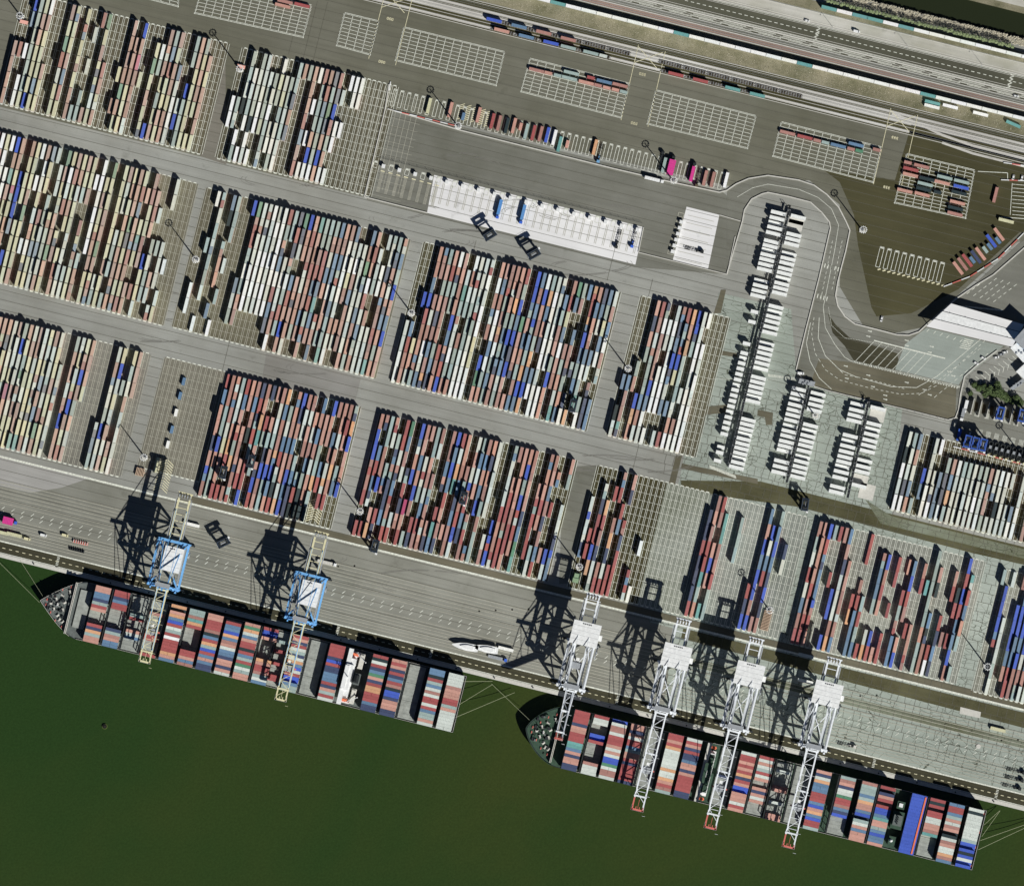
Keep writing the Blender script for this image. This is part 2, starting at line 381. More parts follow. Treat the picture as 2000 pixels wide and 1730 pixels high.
sheet('lower_road', [(1582,752),(1600,700),(1668,708),(1760,728),(1842,745),(1868,755),(1866,812),(1852,818)], .086, M_STRIP)
sheet('car_park', [(1893,733),(1950,690),(1990,730),(1985,748),(1940,762)], .078, M_LANE)
sheet('workshop_yard', [(1880,765),(2100,800),(2100,920),(2000,900),(1862,868)], .077, M_ROAD)
# white concrete aprons
APRON = [(848,342),(1257,444),(1241,517),(834,416)]
sheet('white_apron', APRON, z2, M_APRON)
sheet('white_apron', [(1341,404),(1405,420),(1383,525),(1314,508)], z2, M_APRON)

# ------------------------------------------------------------------ rail corridor and highway
band('rail_corridor', 19, 69, z1, M_BROWN); band('grass_strip', -11, 17, z1, M_VERGE)
band('wall_footing', -30, -18, z1, M_TOP); band('pink_ballast', -40, -31, z1, M_BALLAST); band('grey_ballast', -49, -41, z1, M_ROAD)
band('dark_lane', -60, -50.5, z1, M_TARMAC); band('highway', -95, -63, z1, M_TARMAC); band('gravel_strip', -120, -97, z1, M_GRAVEL)
band('roadside_grass', -140, -121, z1, M_VERGE)
for i, d in enumerate((34, 42.5, 48.5, 64)): band('track_bed', d-2.6, d+2.6, z2, M_RAILBED)
mb = MB()
for d in (26, 34, 42.5, 48.5, 64, -33, -37, -43, -47):
    for g in (-1.8, 1.8):
        pts = [W2(D(a, d+g)) for a in (-1500, 1500)]
        mb.wall(pts, .12, z2+.01, .2)
struct(mb.build('rails', M_STEELG))
mb = MB()                                   # turnout at the east end
pts = [(1742,222),(1790,240),(1840,264),(1900,285),(1960,300),(2060,325)]
mb.strip([W2(p) for p in pts], 2.0, z3); pts2 = [(p[0],p[1]+15) for p in pts[2:]]; mb.strip([W2(p) for p in pts2], 1.8, z3)
struct(mb.build('turnout_bed', M_RAILBED))
mb = MB()
for d, w in ((18.4,.5),(69.6,.45),(-30.2,.5),(-40.6,.7),(-49.8,.5),(-61.5,1.1),(-96,.9),(-100.5,.4),(-66,.35),(-44.6,.35),(-54,.3),(-57,.3),(-91,.3),(-70,.3),(-119,.4),(22,.3),(38.5,.3),(45.5,.3),(56,.35)): mb.wall([W2(D(a,d)) for a in (-1500,1500)], w, 0, .3 if w > .45 else .2)
struct(mb.build('kerbs', M_CONC))
mb = MB()
for a in np.arange(-1400, 1500, 12.0): mb.strip([W2(D(a,-80)), W2(D(a+6.5,-80))], .5, z3)
for d in (-52.5,-58.5,-55):
    for a in np.arange(-1400, 1500, 60.0): mb.strip([W2(D(a + (d*7) % 30,d)), W2(D(a+46+(d*7) % 30,d))], .4, z3)
for d in (-93.5, -64.5): mb.strip([W2(D(-1400,d)), W2(D(1400,d))], .4, z3)
for x0 in (1600, 1978):                     # zigzag detector loops on the carriageway
    y0 = -58 + (x0-1600)*.245 + 111
    pts = []
    for k in range(9): pts.append((x0 - 3*k*.35 + (4 if k % 2 else -4), y0 + k*3.3))
    mb.strip([W2(p) for p in pts], .7, z3+.01)
struct(mb.build('highway_markings', M_LINE))

# ------------------------------------------------------------------ joints and painted lines
mb = MB()
def joint(a, b, w=.28): mb.strip([W2(a), W2(b)], w, .094)
for k in range(-30, 60):                    # slab joints along the grid
    y = k*19.5
    p = (-200, y-50); a = off(p, 0, 0); b = off(p, 2600, 0)
    # stop at the quay road and rail corridor
    def dq(pt): return (1088 + .2475*pt[0] - pt[1])
    if dq(a) < 40: continue
    def dd(pt): return -.2402*(pt[0]-1000) + .9707*pt[1]
    if dd(a) < 72: continue
    joint(a, b)
for x0, y0, L in ((590,0,110),(640,5,120),(620,3,125),(455,640,110),(930,470,50),(1090,540,50),(1205,470,80),(1275,545,70),(1250,860,60)):
    joint((x0,y0), off((x0,y0), 0, L), .3)
rj = random.Random(3)
for k in range(20, 64):                      # staggered cross joints of the old paving slabs
    y = k*19.5; p = (-200, y-50); s = 1450 + rj.uniform(0, 20)
    while s < 2300:
        a = off(p, s, 0); b = off(p, s + rj.uniform(-2,2), 19.5)
        if 1290 < a[0] < 2060 and a[1] > 575 + max(0, (a[0]-1545)*.9) and dq(a) > 60 and not (dq(a) < 420 and a[0] < 1290): joint(a, b, .3)
        s += rj.choice((13, 17, 21, 26))
struct(mb.build('slab_joints', M_JOINT))
for q, m_ in (([(395,102),(440,90),(442,322),(392,306)], ground_mat('lane_asphalt', (126,123,114), (112,108,98))), ([(1100,912),(1172,908),(1160,1140),(1092,1140)], M_ROAD),
              ([(520,690),(705,738),(690,800),(510,752)], ground_mat('grey_concrete', (143,142,138), (128,126,120)))): sheet('dark_patch', q, .023 + .004*q[0][1]/1000, m_)
mb = MB(); rk = random.Random(8)             # rubber marks of turning carriers
for cx, cy in ((250,255),(560,350),(900,470),(1150,520),(330,650),(620,720),(980,790),(1250,890),(430,230),(760,420),(345,560),(720,860),(1160,900),(600,1090),(820,1130),(1000,400),(1150,420),(900,320)):
    for _ in range(3):
        r0 = rk.uniform(20, 60); a0 = rk.uniform(0, 6.3); da = rk.uniform(.5, 1.4); c = (cx + rk.uniform(-30,30), cy + rk.uniform(-8,8))
        for dr in (0, 5): mb.strip([W2((c[0]+(r0+dr)*math.cos(a0+da*t/9)*1.6, c[1]+(r0+dr)*math.sin(a0+da*t/9)*.35+(c[0]-cx)*.25)) for t in range(10)], .3, .1)
struct(mb.build('tyre_marks', mat('rubber_marks', (120,118,112), .9, .2, .3)))
sheet('light_patch', [(-60,872),(60,903),(180,932),(120,952),(60,962),(-60,935)], .031, ground_mat('light_concrete', (172,171,167), (158,156,152)))

white = MB(); faded = MB(); yel = MB()
ZL = .14
def seg(mb_, a, b, w=.4): mb_.strip([W2(a), W2(b)], w, ZL)
for e in (40,46,52,58,64,70,76,104,111,118,125,132,139,146): seg(faded, Q(-600,e), Q(2300,e), .42)
for e, w in ((31,1.1),(191,1.5),(9,.5)): seg(white, Q(-600,e), Q(2500,e), w)
for k in range(-20, 125):
    for e in (83,92):
        p = Q(k*19, e); seg(white, p, off(p, 5, -6), .5)
for k in range(-20, 190): p = Q(k*13, 19); seg(yel, p, off(p, 6, 0), .5)
for k in range(0, 24):                      # lane numbers painted as short bars
    for j in range(4): p = Q(655 + 340*(k % 5) - 30*j, 150-9*j); seg(white, p, off(p, 3, 0), 1.2)
for x in (108, 655, 837, 1201, 1702, 1942):
    for k in range(7): p = off(Q(x, 8), 0, -3*k-1); seg(white, off(p,-2.5,0), off(p,2.5,0), .55)
KER = MB()
KER.wall([W2(p) for p in KERB_A], .9, 0, .8); KER.wall([W2(p) for p in KERB_B], .8, 0, .8)
KER.wall([W2(p) for p in [(760,165),(752,215),(712,385),(835,416)]], .8, 0, .8)
KER.wall([W2(p) for p in [(757,213),(900,255)]], .9, 0, .8)
KER.wall([W2(p) for p in [(1257,444),(1247,493),(1420,536)]], .6, 0, .7); KER.wall([W2(p) for p in [(1436,462),(1420,536)]], .6, 0, .7)
KER.wall([W2(p) for p in [(1405,420),(1446,432)]], .6, 0, .6)
tag(KER.build('barrier', M_CONC), 'low pale concrete barrier winding along the edge of the curved road', 'barrier')
# road lane lines
def curve_lines(pts, w=.4, dash=None, mb_=None):
    mb_ = mb_ or white
    for a, b in zip(pts[:-1], pts[1:]):
        if not dash: seg(mb_, a, b, w); continue
        L = math.hypot(b[0]-a[0], b[1]-a[1]); n = max(1, int(L/dash))
        for k in range(n):
            t0 = k/n; t1 = (k+.55)/n
            seg(mb_, (a[0]+(b[0]-a[0])*t0, a[1]+(b[1]-a[1])*t0), (a[0]+(b[0]-a[0])*t1, a[1]+(b[1]-a[1])*t1), w)
MIDL = [(1440,385),(1470,367),(1500,360),(1560,370),(1598,386),(1624,408),(1638,440),(1630,490),(1618,550),(1608,600),(1612,640),(1630,672),(1650,698),(1668,708)]
curve_lines(MIDL, .35)
curve_lines([(1626,470),(1612,540),(1602,590)], .35, 9); curve_lines([(1645,470),(1632,530),(1624,570)], .35, 9)
curve_lines([(1590,620),(1585,650),(1592,690),(1612,722),(1640,742),(1700,758),(1760,770),(1800,768),(1835,750),(1880,705),(1935,655)], .35, 10)
curve_lines([(1600,620),(1598,660),(1612,695),(1640,722),(1670,735),(1740,755),(1790,757),(1830,735),(1930,650)], .4)
curve_lines([(1583,630),(1575,670),(1582,705),(1600,738),(1624,760)], .4); curve_lines([(1632,715),(1650,732),(1700,742),(1770,760)], .4, 9)
curve_lines([(1618,600),(1624,636),(1650,660),(1700,668),(1770,686)], .35, 3)
for k in range(9):
    a = (1707 + 14.2*k, 667 + 3.6*k); seg(white, a, off(a, -26, 46), .35)
seg(white, (1707,665), (1846,700), .9); curve_lines([(1666,706),(1875,756)], 1.6, 2.1)
for k in range(40): a = (1667+5.2*k, 704+1.3*k); seg(white, a, off(a, 0, 4.2), .9)
for a in ((1695,646),(1767,664),(1767,674),(1692,656),(1816,676),(1812,687),(1648,714),(1692,732),(1650,738),(1767,746),(1701,754),(1725,771),(1725,779),(1802,760),(1812,770),(1850,725),(1858,733)):
    seg(white, a, off(a, 6, 0), .6); seg(white, off(a,6,-1.4), off(a,8,0), .5); seg(white, off(a,6,1.4), off(a,8,0), .5)
for a in ((1612,515),(1618,517),(1624,519),(1632,520),(1638,522),(1598,574),(1604,576),(1610,578),(1616,580)): seg(white, a, off(a, 0, 8), .7)
for k in range(5): a = (1880+22*k, 582-1*k); curve_lines([(1888+13*k,574+4*k),(1938+13*k,536+4*k)], .4, 11)
for k in range(7): a = (1815+13*k, 643+4*k); seg(white, a, off(a,-4,6), .4)
for k in range(6): a = (1884-2*k, 662+3.2*k); seg(white, a, off(a,18,0), .6)
curve_lines([(1915,680),(1790,775)], .35, 12); curve_lines([(1930,690),(1820,780)], .35, 12)
curve_lines([(1874,598),(1958,606)], 1.2)
for k in range(9):                          # car park bays
    a = (1905+9*k, 735-5*k); seg(white, a, off(a, 12, 6), .35); seg(white, off(a,5,10), off(a,5,22), .35)
for i in range(7):
    for j in range(5):
        a = (1906+19*i, 802+4.4*i); seg(white, off(a, j*1.9, 0), off(a, j*1.9, 11), .3)
        a = (1912+16*i, 838+4*i); seg(white, off(a, j*1.9, 0), off(a, j*1.9, 11), .3)
curve_lines([(1392,738+2),(1580,742)], .3, 3)
curve_lines([(1500,733),(1560,741)], 2.2, 2.4)
for k in range(26): a = (1386+2.0*k, 908+.8*k); seg(white, a, off(a, 3, 6), .5)
for k in range(14): a = (1714+9.6*k, 527+2.4*k); seg(yel, a, off(a, 5.4, -3), 1.0)
# U shaped slots
def ushape(c, L, w, mb_=None, bar=True):
    mb_ = mb_ or white
    a, b, c2, d = off(c,-w/2,-L/2), off(c,w/2,-L/2), off(c,w/2,L/2), off(c,-w/2,L/2)
    for p, q in ((a,b),(b,c2),(c2,d),(d,a)): seg(mb_, p, q, .42)
    if bar: seg(mb_, off(c,-w/2,-L/2+2), off(c,w/2,-L/2+2), .9)
for k in range(9): ushape((1718.5+14.75*k, 502+3.75*k), 40, 8)
for k in range(48): ushape((769+13.6*k, 191+3.45*k), 34, 6.5)
for k in range(17): ushape((733+31*k, 321+7.7*k), 13, 8)
for k in range(8):
    for j in range(4): c = (743+15.2*k, 352+4*k); seg(faded, off(c,-2.4+1.6*j,-16), off(c,-2.4+1.6*j,24), .3)
    seg(yel, off((743+15.2*k, 352+4*k),-4,-18), off((743+15.2*k, 352+4*k),4,-18), .8)
for k in range(27): c = (852+15.2*k, 350+3.85*k); seg(faded, off(c,0,4), off(c,0,46), .35); seg(faded, off(c,3,4), off(c,3,46), .35)
for k in range(7): c = (1334+.5*k-4.4*k, 418+14*k); seg(faded, off(c,10,0), off(c,62,0), .3)
for k in range(6): ushape((1330-4*k, 420+14.6*k), 8, 11, faded, False)
seg(white, (1910,335), (1968,338), .5); seg(white, (1968,338),(1968,352), .5); seg(white, (1955,351),(2010,353), .5)
for k in range(9): seg(white, (1977,360+7.4*k), (2010,363+7.4*k), .4)
seg(white, (1977,358),(1973,420), .4); seg(white, (1952,424),(2010,428), .6)
# cross markings over the sidings
for x0 in (742,1235,1728):
    y0 = .2475*(x0-742)+(-22 if x0 == 742 else 8 if x0 == 1235 else 30)
    a = (x0+12, {742:-20,1235:88,1728:212}[x0]); b = (x0-22, {742:115,1235:235,1728:360}[x0])
    seg(yel, a, b, .42); seg(yel, off(a,54,0), off(b,54,0), .42)
    seg(yel, off(a,0,3), off(a,46,36), .45); seg(yel, off(a,0,36), off(a,50,3), .45)
    for j in range(3):                      # three small letters in the aisle
        for c in (off(a, 17+4.6*j, 54), off(b, 22+4.6*j, 0)):
            seg(yel, off(c,-1.4,-2), off(c,1.4,-2), .5); seg(yel, off(c,-1.4,2), off(c,1.4,2), .5)
            seg(yel, off(c,-1.4,-2), off(c,-1.4,2), .5)
            if x0 == 742: seg(yel, off(c,1.4,-2), off(c,1.4,2), .4)
            elif x0 == 1235: seg(yel, off(c,0,-2), off(c,0,2), .5); seg(yel, off(c,-1.4,0), off(c,1.4,0), .5)
            else: seg(yel, off(c,1.4,-2), off(c,-1.2,2), .5)

# rail-side slot grids: 15 x 6 unit slots
GRIDS = [((398,-36),(608,12),(592,72),(381,25)), ((673,27),(739,43),(723,106),(658,88)), ((789,55),(985,103),(969,166),(773,117)), ((1035,116),(1229,165),(1213,229),(1018,178)),
         ((1281,178),(1476,228),(1460,289),(1265,241)), ((1526,240),(1721,289),(1705,355),(1510,304)), ((1771,302),(1903,334),(1886,425),(1748,395)), ((160,-100),(352,-46),(348,12),(145,-40))]
def lerp(a, b, t): return (a[0]+(b[0]-a[0])*t, a[1]+(b[1]-a[1])*t)
for TL, TR, BR, BL in GRIDS:
    n = int(round(math.hypot(TR[0]-TL[0], TR[1]-TL[1])/16.7)); r = int(round(math.hypot(BL[0]-TL[0], BL[1]-TL[1])/7.0))
    for i in range(n+1):
        seg(white, lerp(TL,TR,i/n), lerp(BL,BR,i/n), .45)
    for j in range(r+1):
        a, b = lerp(TL,BL,j/r), lerp(TR,BR,j/r); seg(white, a, b, .36)
        if j in (0, r): seg(white, off(a,0,-2 if j == 0 else 2), off(b,0,-2 if j == 0 else 2), .4)
        for q in (a, b): seg(white, off(q,0,0), off(q,0,3), 1.2)
# ------------------------------------------------------------------ container yard
BLK = {
'B1': dict(o=(22.5,207.5), p=(10.14,2.57), t=(53.3,-215.5), n=7, tw=.06, name='top left block', i0=-2, g=(100,95,78), rows="""...pppp ...r... Bc.w.ww ggggggb bpsbbbB wpbbbcb ....pbb ....... ....... pbdrlbb
bbbpcrb ....... brbbbpp ......g .l.l.gg r.....p dbpbblb ...rsbp ....... ....... ...b.p. spppdpb .sspbbb Bpmpppl ...b... ....... .bdbsbb .wg...B pspbgbs
gcrbbsb pbppbpp ..clwwl ....lB. gg.Bggg ssbbbbb gbspb.b .sbpssb ....... ......."""),
'B2': dict(o=(427.3,309.5), p=(10.03,2.52), t=(53,-213.9), n=7, tw=.05, name='white block below top masts', g=(96,92,76), rows="""...ww.. ...gl.. gglk.wg .wlgw.w gllgkwl lllww.w .lggb.. .glwggl wbg.lw. .lbglwg
.gglglw ggnpn.. p...... g...... spsrcpr w.w.w.w rgggsBw prcgggw ngdnsBs rnBrgpw .l.ww.w w..w... ww..... ww..... ....... ....... ....... ....... ....... ......."""),
'B3': dict(o=(1.1,552), p=(10.05,2.65), t=(67.9,-275.9), n=9, tw=.12, name='left middle block', i0=-7, g=(124,120,102), rows="""rlbbslpbb wsbgbrblb bwwsbpblb w.wwsblbb Bptsbbslb spbmbssbb ..BBBc.B. pbbb.bbbb
bbbpdbbbs w.w...w.. pwlblswbb cbb.rbcbb l..gglcll .ll.bgglp dsbbspdsb bwlr.bp.. srbpb.brp bslbbllll sbg....gl bbp.rbpbb .w....gsp wwwwww... .bpbbppbb dbbpsdpbp .......lg
bbbbbbpbb pll.lgg.g bpbsbppss ppsdnbpbp brcssrpbr .s.btb.pp prbbrp.r. .srs.Bbbl ..l.glgg. ....g.sl. ll..lll.l .....w.lb ......... ........."""),
'B4': dict(o=(341.8,639.4), p=(10.135,2.58), t=(67.9,-270.7), n=9, tw=.2, name='central left block', g=(112,108,90), rows="""......... ......ww. w..g..... glglggl.w ......... ck.gss.c. ggg.l.g.w ......... ......... B....clg.
dsrgwgsp. llllwww.. lllwwwl.. wllwwwl.. lwlwlww.. wwwwwlw.. rgscwrcn. gg.lwllsw nrnswgrg. dnl.crsBs Bss.ssspl srprlssg. tsprspcp. ggprcrgrs ggrrctcp. gslcs.rsc
cpccwssg. spcglcggt pwwwwlslw clwbp.sl. .lwpcssp. .llllllls cpdglcpsg srswrlcgp .llg.plll l.ww..lll glnscprpt gcplscsgs scgBscBss"""),
'B5': dict(o=(766.8,745.6), p=(10.05,2.56), t=(67.4,-271), n=9, tw=.14, name='central right block', g=(88,84,64), rows=""".....llww .....crps ...B..bsl spcBrpscg cp.plpwlc gsgsnpcpo srgpppgcn wsgg..rps sspsBcsrB .ltgplwgs
wplg.pggp lllggglww llllglwww lwlwwbbww ......... swpcp.Bds scpwwcwgs ppgpowgcg pssgcgcsp spogBcclg rgBcBnBsp ...dssp.s BBcscsgpc cpcBcgoBc wBspgocBo gocsn.cw. lwwlwwlww
lllwww.ww .cgpsgBss prbcwsp.. dc..pgslt gp.cppgsc c....g.nw oroBcgc.o scsscwgt. ncl.cl.gw cgbcw.pnn lscwsl.cc"""),
'B6': dict(o=(1190.5,850.5), p=(10.1,2.54), t=(67.5,-271), n=9, tw=.2, name='narrow block beside reefer racks', g=(104,100,82), rows=""".....c.kl .....cppt ....gp... snsg..Bos rplpggcpl nwpssBcwl .wl.www.w lwlwwww.. pncBnlc.l rccBb.c.r osoggglsw BBg..l.pw llwwlwwww w.wlwlwww ......... ......... ........."""),
'B7': dict(o=(4.9,873.6), p=(10.17,2.54), t=(59.2,-239), n=8, tw=.1, name='lower left block', i0=-6, g=(136,134,124), rows="""sbblppbb sblsbppb snbsbplb lllbgplb pllbmsbb gBllplbb pbgdppbb lpbblpst pplbbbbt llbppbbp blbcscbl pllglrdp lbbsbbbb ..glllln ........
gsslsBps lblbBpbr bsBpgslp ppsb.... ........ ........ ........ .....lcg lpclgBll bBlblpls ..g...pb bglslllw ssp..... ........"""),
'B8': dict(o=(275,912), p=(10.1,2.5), t=(53.5,-213), n=7, tw=0, name='empty grid', g=(130,127,114), rows="....... ....... ....... ....... ....... ....... ....... ....... ....... ....... ....... ......."),
'B9': dict(o=(389.8,968.6), p=(9.99,2.49), t=(58.8,-237.7), n=8, tw=.14, name='red block behind blue cranes', g=(92,88,66), rows="""rcssnsBp ppggBsgg ssplbssr gllsor.r rcssgo.p ss.spspg pcsk.sr. nrnrgrrB psotsg.. n.rg.sBr s.sgnBps pllgsBgg ocppoBcs .glcrlkr
ssscsslo BnscpBcB pll.gcnn plsp.grk .slpcgkk cscplssk .ssggogk Bss.cr.. p.cplor. pslsopr. prs.gc.. goBssB.."""),
'B10': dict(o=(690.3,1044.7), p=(10.06,2.4), t=(58.5,-236.2), n=8, tw=.2, name='red block at quay centre', g=(84,80,58), rows="""pBBppr.r p.crcn.r ggppB.so sl.gc.rn .gnsnnc. rrlpcrpr dcpl..lr ...nrns. BcsB.msr pscsBp.g s.lrg.rn ggsplcrp pl.pgpss ......sn
ppcs.rtc BcBcrspn rlot..s. sspcncpp ..pgprBl lslBrcn. gcls.prp pcscB..c snspgpgg lllll... ......lp .....BBB glllrspr p.srrprr ssssprrs sBgBrrs. ppssncdt ........ ..srrrr. pssrs.gl
pscpnpcr .s.r..s. ......Bl sg.llnBc"""),
'B11': dict(o=(1115,1147), p=(9.92,2.46), t=(58.6,-236.7), n=8, tw=.3, name='half empty white crane grid', g=(78,74,50), rows="""..lBln.. ....rr.. .lnrrBo. ..orpnll .r....pr sr.ponlr ..rc..rr sn.rnrrr ........ ........ ......rr ....w..w ........ ........ ........ ........ ........ ........ ........ ........ ........ ........"""),
'B12': dict(o=(1338.7,1202.4), p=(10.3,2.55), t=(58.6,-236.7), n=8, tw=.05, name='grid with long blue rows', g=(146,150,142), rows=""".nnrnnnr psprrtgs rp.sBs.t .ttpprgg ........ ........ .ggg.... ........ ........ ........ .....rnB csBcBBpB .Blcr..p gcBcnBnp ........ ..nl.... ........ ........"""),
'B13': dict(o=(1546,1255.8), p=(10.11,2.5), t=(58.9,-237.8), n=8, tw=.12, name='block on old paving', g=(142,144,134), rows="""pglrlcpr ssssrsrr BrcccBrs g....... r..r.... p...BB.B csnlllpo ..pspppc ........ ....ro.. rr.prccc ....grgc .......r .pccg.lo .Bprs.Br
.......s .rr.r.rr ........ .s.rgpcc .cBrp.sB .....r.. .pr..ssr ..t..... gggggsgg .sk.ckpp ......rw ....rncn .sr..p.. ..kr.r.. BrBrccBp .trcsg.g ........"""),
'B14': dict(o=(1904.5,1349.7), p=(10.1,2.5), t=(58.9,-237.8), n=8, tw=.12, name='far right block', g=(138,138,126), rows="""g....... .BBBc... l..lllgl ........ p.BBBcs. gcBBccrr sgcBcBpp lcgcBlpg gBcnccpl ccBnlpll spBBcgln cnBcpslc"""),
'B15': dict(o=(1742.5,995.1), p=(10.43,2.6), t=(37.6,-152.6), n=5, tw=.06, name='white block at right edge', g=(92,86,66), rows="""lkwlw gllnw cplcs ....g ..Bc. lllww w.llw ..ccc .gnnw .pcog .wlll .glll .glll .llll .glwl .gllw .pcpg .ll.l .wlkl .wlll .l.ll ...cw .llww ..... .w.pp wwlll llcll wlpll"""),
}
rnd = random.Random(5)
IND = []; STK = []                          # candidates for single objects / the mass of stacked boxes
def grid_lines(b, name):
    n = b['n']; i0 = b.get('i0', 0); N = len(b['R'])
    lm = faded if name in ('B7','B8','B3','B4') else white
    bot = lambda i: (b['o'][0]+b['p'][0]*i, b['o'][1]+b['p'][1]*i)
    a, c = bot(i0-.6), bot(i0+N-.4)
    t = b['t']
    quad = [a, c, (c[0]+t[0], c[1]+t[1]), (a[0]+t[0], a[1]+t[1])]
    gm = GM.get(b['g']) or GM.setdefault(b['g'], ground_mat('slot_paving', b['g'], tuple(int(v*.84) for v in b['g']), fine=.2))
    sheet('slot_paving', quad, .108 + .001*sorted(BLK).index(name), gm)
    if name == 'B11':
        a2 = bot(13); q2 = [a2, c, quad[2], (a2[0]+t[0], a2[1]+t[1])]
        sheet('slot_paving', q2, .127, ground_mat('pale_slot_paving', (148,152,144), (122,126,112), fine=.2, crack=.6, crackscale=.3))
    for i in range(i0, i0+N):
        q = bot(i)
        for s in (-1, 1):
            p = off(q, 3.6*s, 0); lm.strip([W2(p), W2((p[0]+t[0], p[1]+t[1]))], .3, ZL)
        white.strip([W2(off(q,-3,1)), W2(off(q,3,1))], 1.0, ZL+.004)
        white.strip([W2(off((q[0]+t[0], q[1]+t[1]),-3,-1)), W2(off((q[0]+t[0], q[1]+t[1]),3,-1))], .8, ZL+.004)
    for j in range(2*n+1):
        f = j/(2*n); a2 = off(bot(i0), -4, 0); c2 = off(bot(i0+N-1), 4, 0)
        lm.strip([W2((a2[0]+t[0]*f, a2[1]+t[1]*f)), W2((c2[0]+t[0]*f, c2[1]+t[1]*f))], .2, ZL+.002)
    for s, i in ((-1, i0-.75), (1, i0+N-.25)):
        q = bot(i); lm.strip([W2(q), W2((q[0]+t[0], q[1]+t[1]))], .3, ZL)
GM = {}
FADE = {'B1': .3, 'B2': .32, 'B3': .34, 'B7': .34, 'B4': .22, 'B15': .2, 'B5': .12, 'B6': .14}; CREAM = lin((214,211,190))   # long stored boxes are sun bleached
for nm, b in BLK.items():
    b['R'] = b['rows'].split(); n = b['n']; i0 = b.get('i0', 0)
    for k, r in enumerate(b['R']):
        if len(r) != n: print('row length', nm, k, r); b['R'][k] = (r + '.'*n)[:n]
    grid_lines(b, nm)
    T = b['t']; rot = math.atan2(-T[1], T[0]); tl = math.hypot(*T)
    ux, uy = T[0]/tl, T[1]/tl
    N = len(b['R'])
    full = lambda k, j: 0 <= k < N and 0 <= j < n and b['R'][k][j] != '.'
    tiers = {}
    for k in range(N):
        for j in range(n):
            if not full(k, j): continue
            nb = sum(full(k+dk, j+dj) for dk, dj in ((-1,0),(1,0),(0,-1),(0,1)))
            x = rnd.random() + .12*(nb-2)
            tiers[k,j] = 1 if x < .03 else 2 if x < 1.02 else 3
    for (k, j), t in tiers.items():
        f = 1 - (j+.5)/n; i = i0 + k
        c = (b['o'][0] + b['p'][0]*i + T[0]*f, b['o'][1] + b['p'][1]*i + T[1]*f)
        if not (-45 < c[0] < 2045 and -45 < c[1] < 1775): continue
        ch = b['R'][k][j]; nbrs = sum(full(k+dk, j+dj) for dk, dj in ((-1,0),(1,0),(0,-1),(0,1)))
        split = rnd.random() < b['tw'] and ch not in 'w'
        jx, jy = rnd.uniform(-.2,.2), rnd.uniform(-.2,.2)
        pieces = [(0, 12.1, ch)]
        if split:
            alt = rnd.choice([ch, ch, 'p', 'g', 'r', 'c', 'l', 'n']); pieces = [(7.72, 6.0, ch), (-7.72, 6.0, alt)]
        for o_, L, cc in pieces:
            w = W2((c[0] + ux*(o_+jy) + jx, c[1] + uy*(o_+jy)))
            fd = FADE.get(nm, .06) if cc not in 'wBk' else .04
            col = tuple(a*(1-fd) + q*fd for a, q in zip(PLIN[cc], CREAM)); v = rnd.uniform(.86, 1.1); hs = rnd.uniform(.94, 1.06)
            col = (min(.86, col[0]*v*hs), min(.86, col[1]*v), min(.86, col[2]*v/hs))
            for q in range(t-1):
                lc = PLIN[rnd.choice('bprsclngl')]
                STK.append((w[0], w[1], 2.6*q+.12, 2.6*q+2.66, L, rot, lc))
            lab = None
            if 20 < c[0] < 1985 and 5 < c[1] < 1700:
                IND.append((nbrs + (.5 if split else 0) + rnd.random()*.3 + (0 if not split else .001), w, 2.6*(t-1)+.14, L, rot, col, cc, nm, i-i0+1, j+1, o_))
            else: STK.append((w[0], w[1], 2.6*(t-1)+.12, 2.6*t, L, rot, col))

def container_mesh(L, name):
    """steel box: corner posts and top rails proud of ribbed walls and a ribbed roof, door bars at one end"""
    mb = MB(); h = 2.6; w = 2.44; x = L/2; y = w/2
    mb.box(-x+.06, x-.05, -y+.05, y-.05, .14, h-.06)
    for sx in (-1, 1):
        for sy in (-1, 1): mb.cbox(sx*(x-.09), sy*(y-.09), .18, .18, 0, h)
        mb.box(*sorted((sx*x, sx*(x-.12))), -y+.18, y-.18, h-.15, h-.01)
    for sy in (-1, 1): mb.box(-x+.18, x-.18, *sorted((sy*y, sy*(y-.08))), h-.12, h-.012)
    n = 9 if L > 8 else 5
    for k in range(n): mb.cbox(-x + L*(k+.5)/n, 0, L/n*.45, w-.3, h-.06, h-.025)
    for yy in (-.6, -.3, .3, .6): mb.cbox(x-.02, yy, .05, .05, .2, h-.2)
    return mb.mesh(name, M_OBJ)
CM40 = container_mesh(12.1, 'shipping_container'); CM20 = container_mesh(6.0, 'short_container')
USED = {}
def uniq(l):
    USED[l] = USED.get(l, 0) + 1
    return l
NCON = [0]
def container(w, z, L, rot, col, label, group, name='shipping_container', cat='container', paint=None):
    me = {True: CM40, False: CM20}[L > 8]
    o = bpy.data.objects.new(name, me); COL.objects.link(o)
    o.location = (w[0], w[1], z); o.rotation_euler = (0, 0, rot); o.color = (*col, 1)
    tag(o, uniq(label), cat, group); NCON[0] += 1
    return o

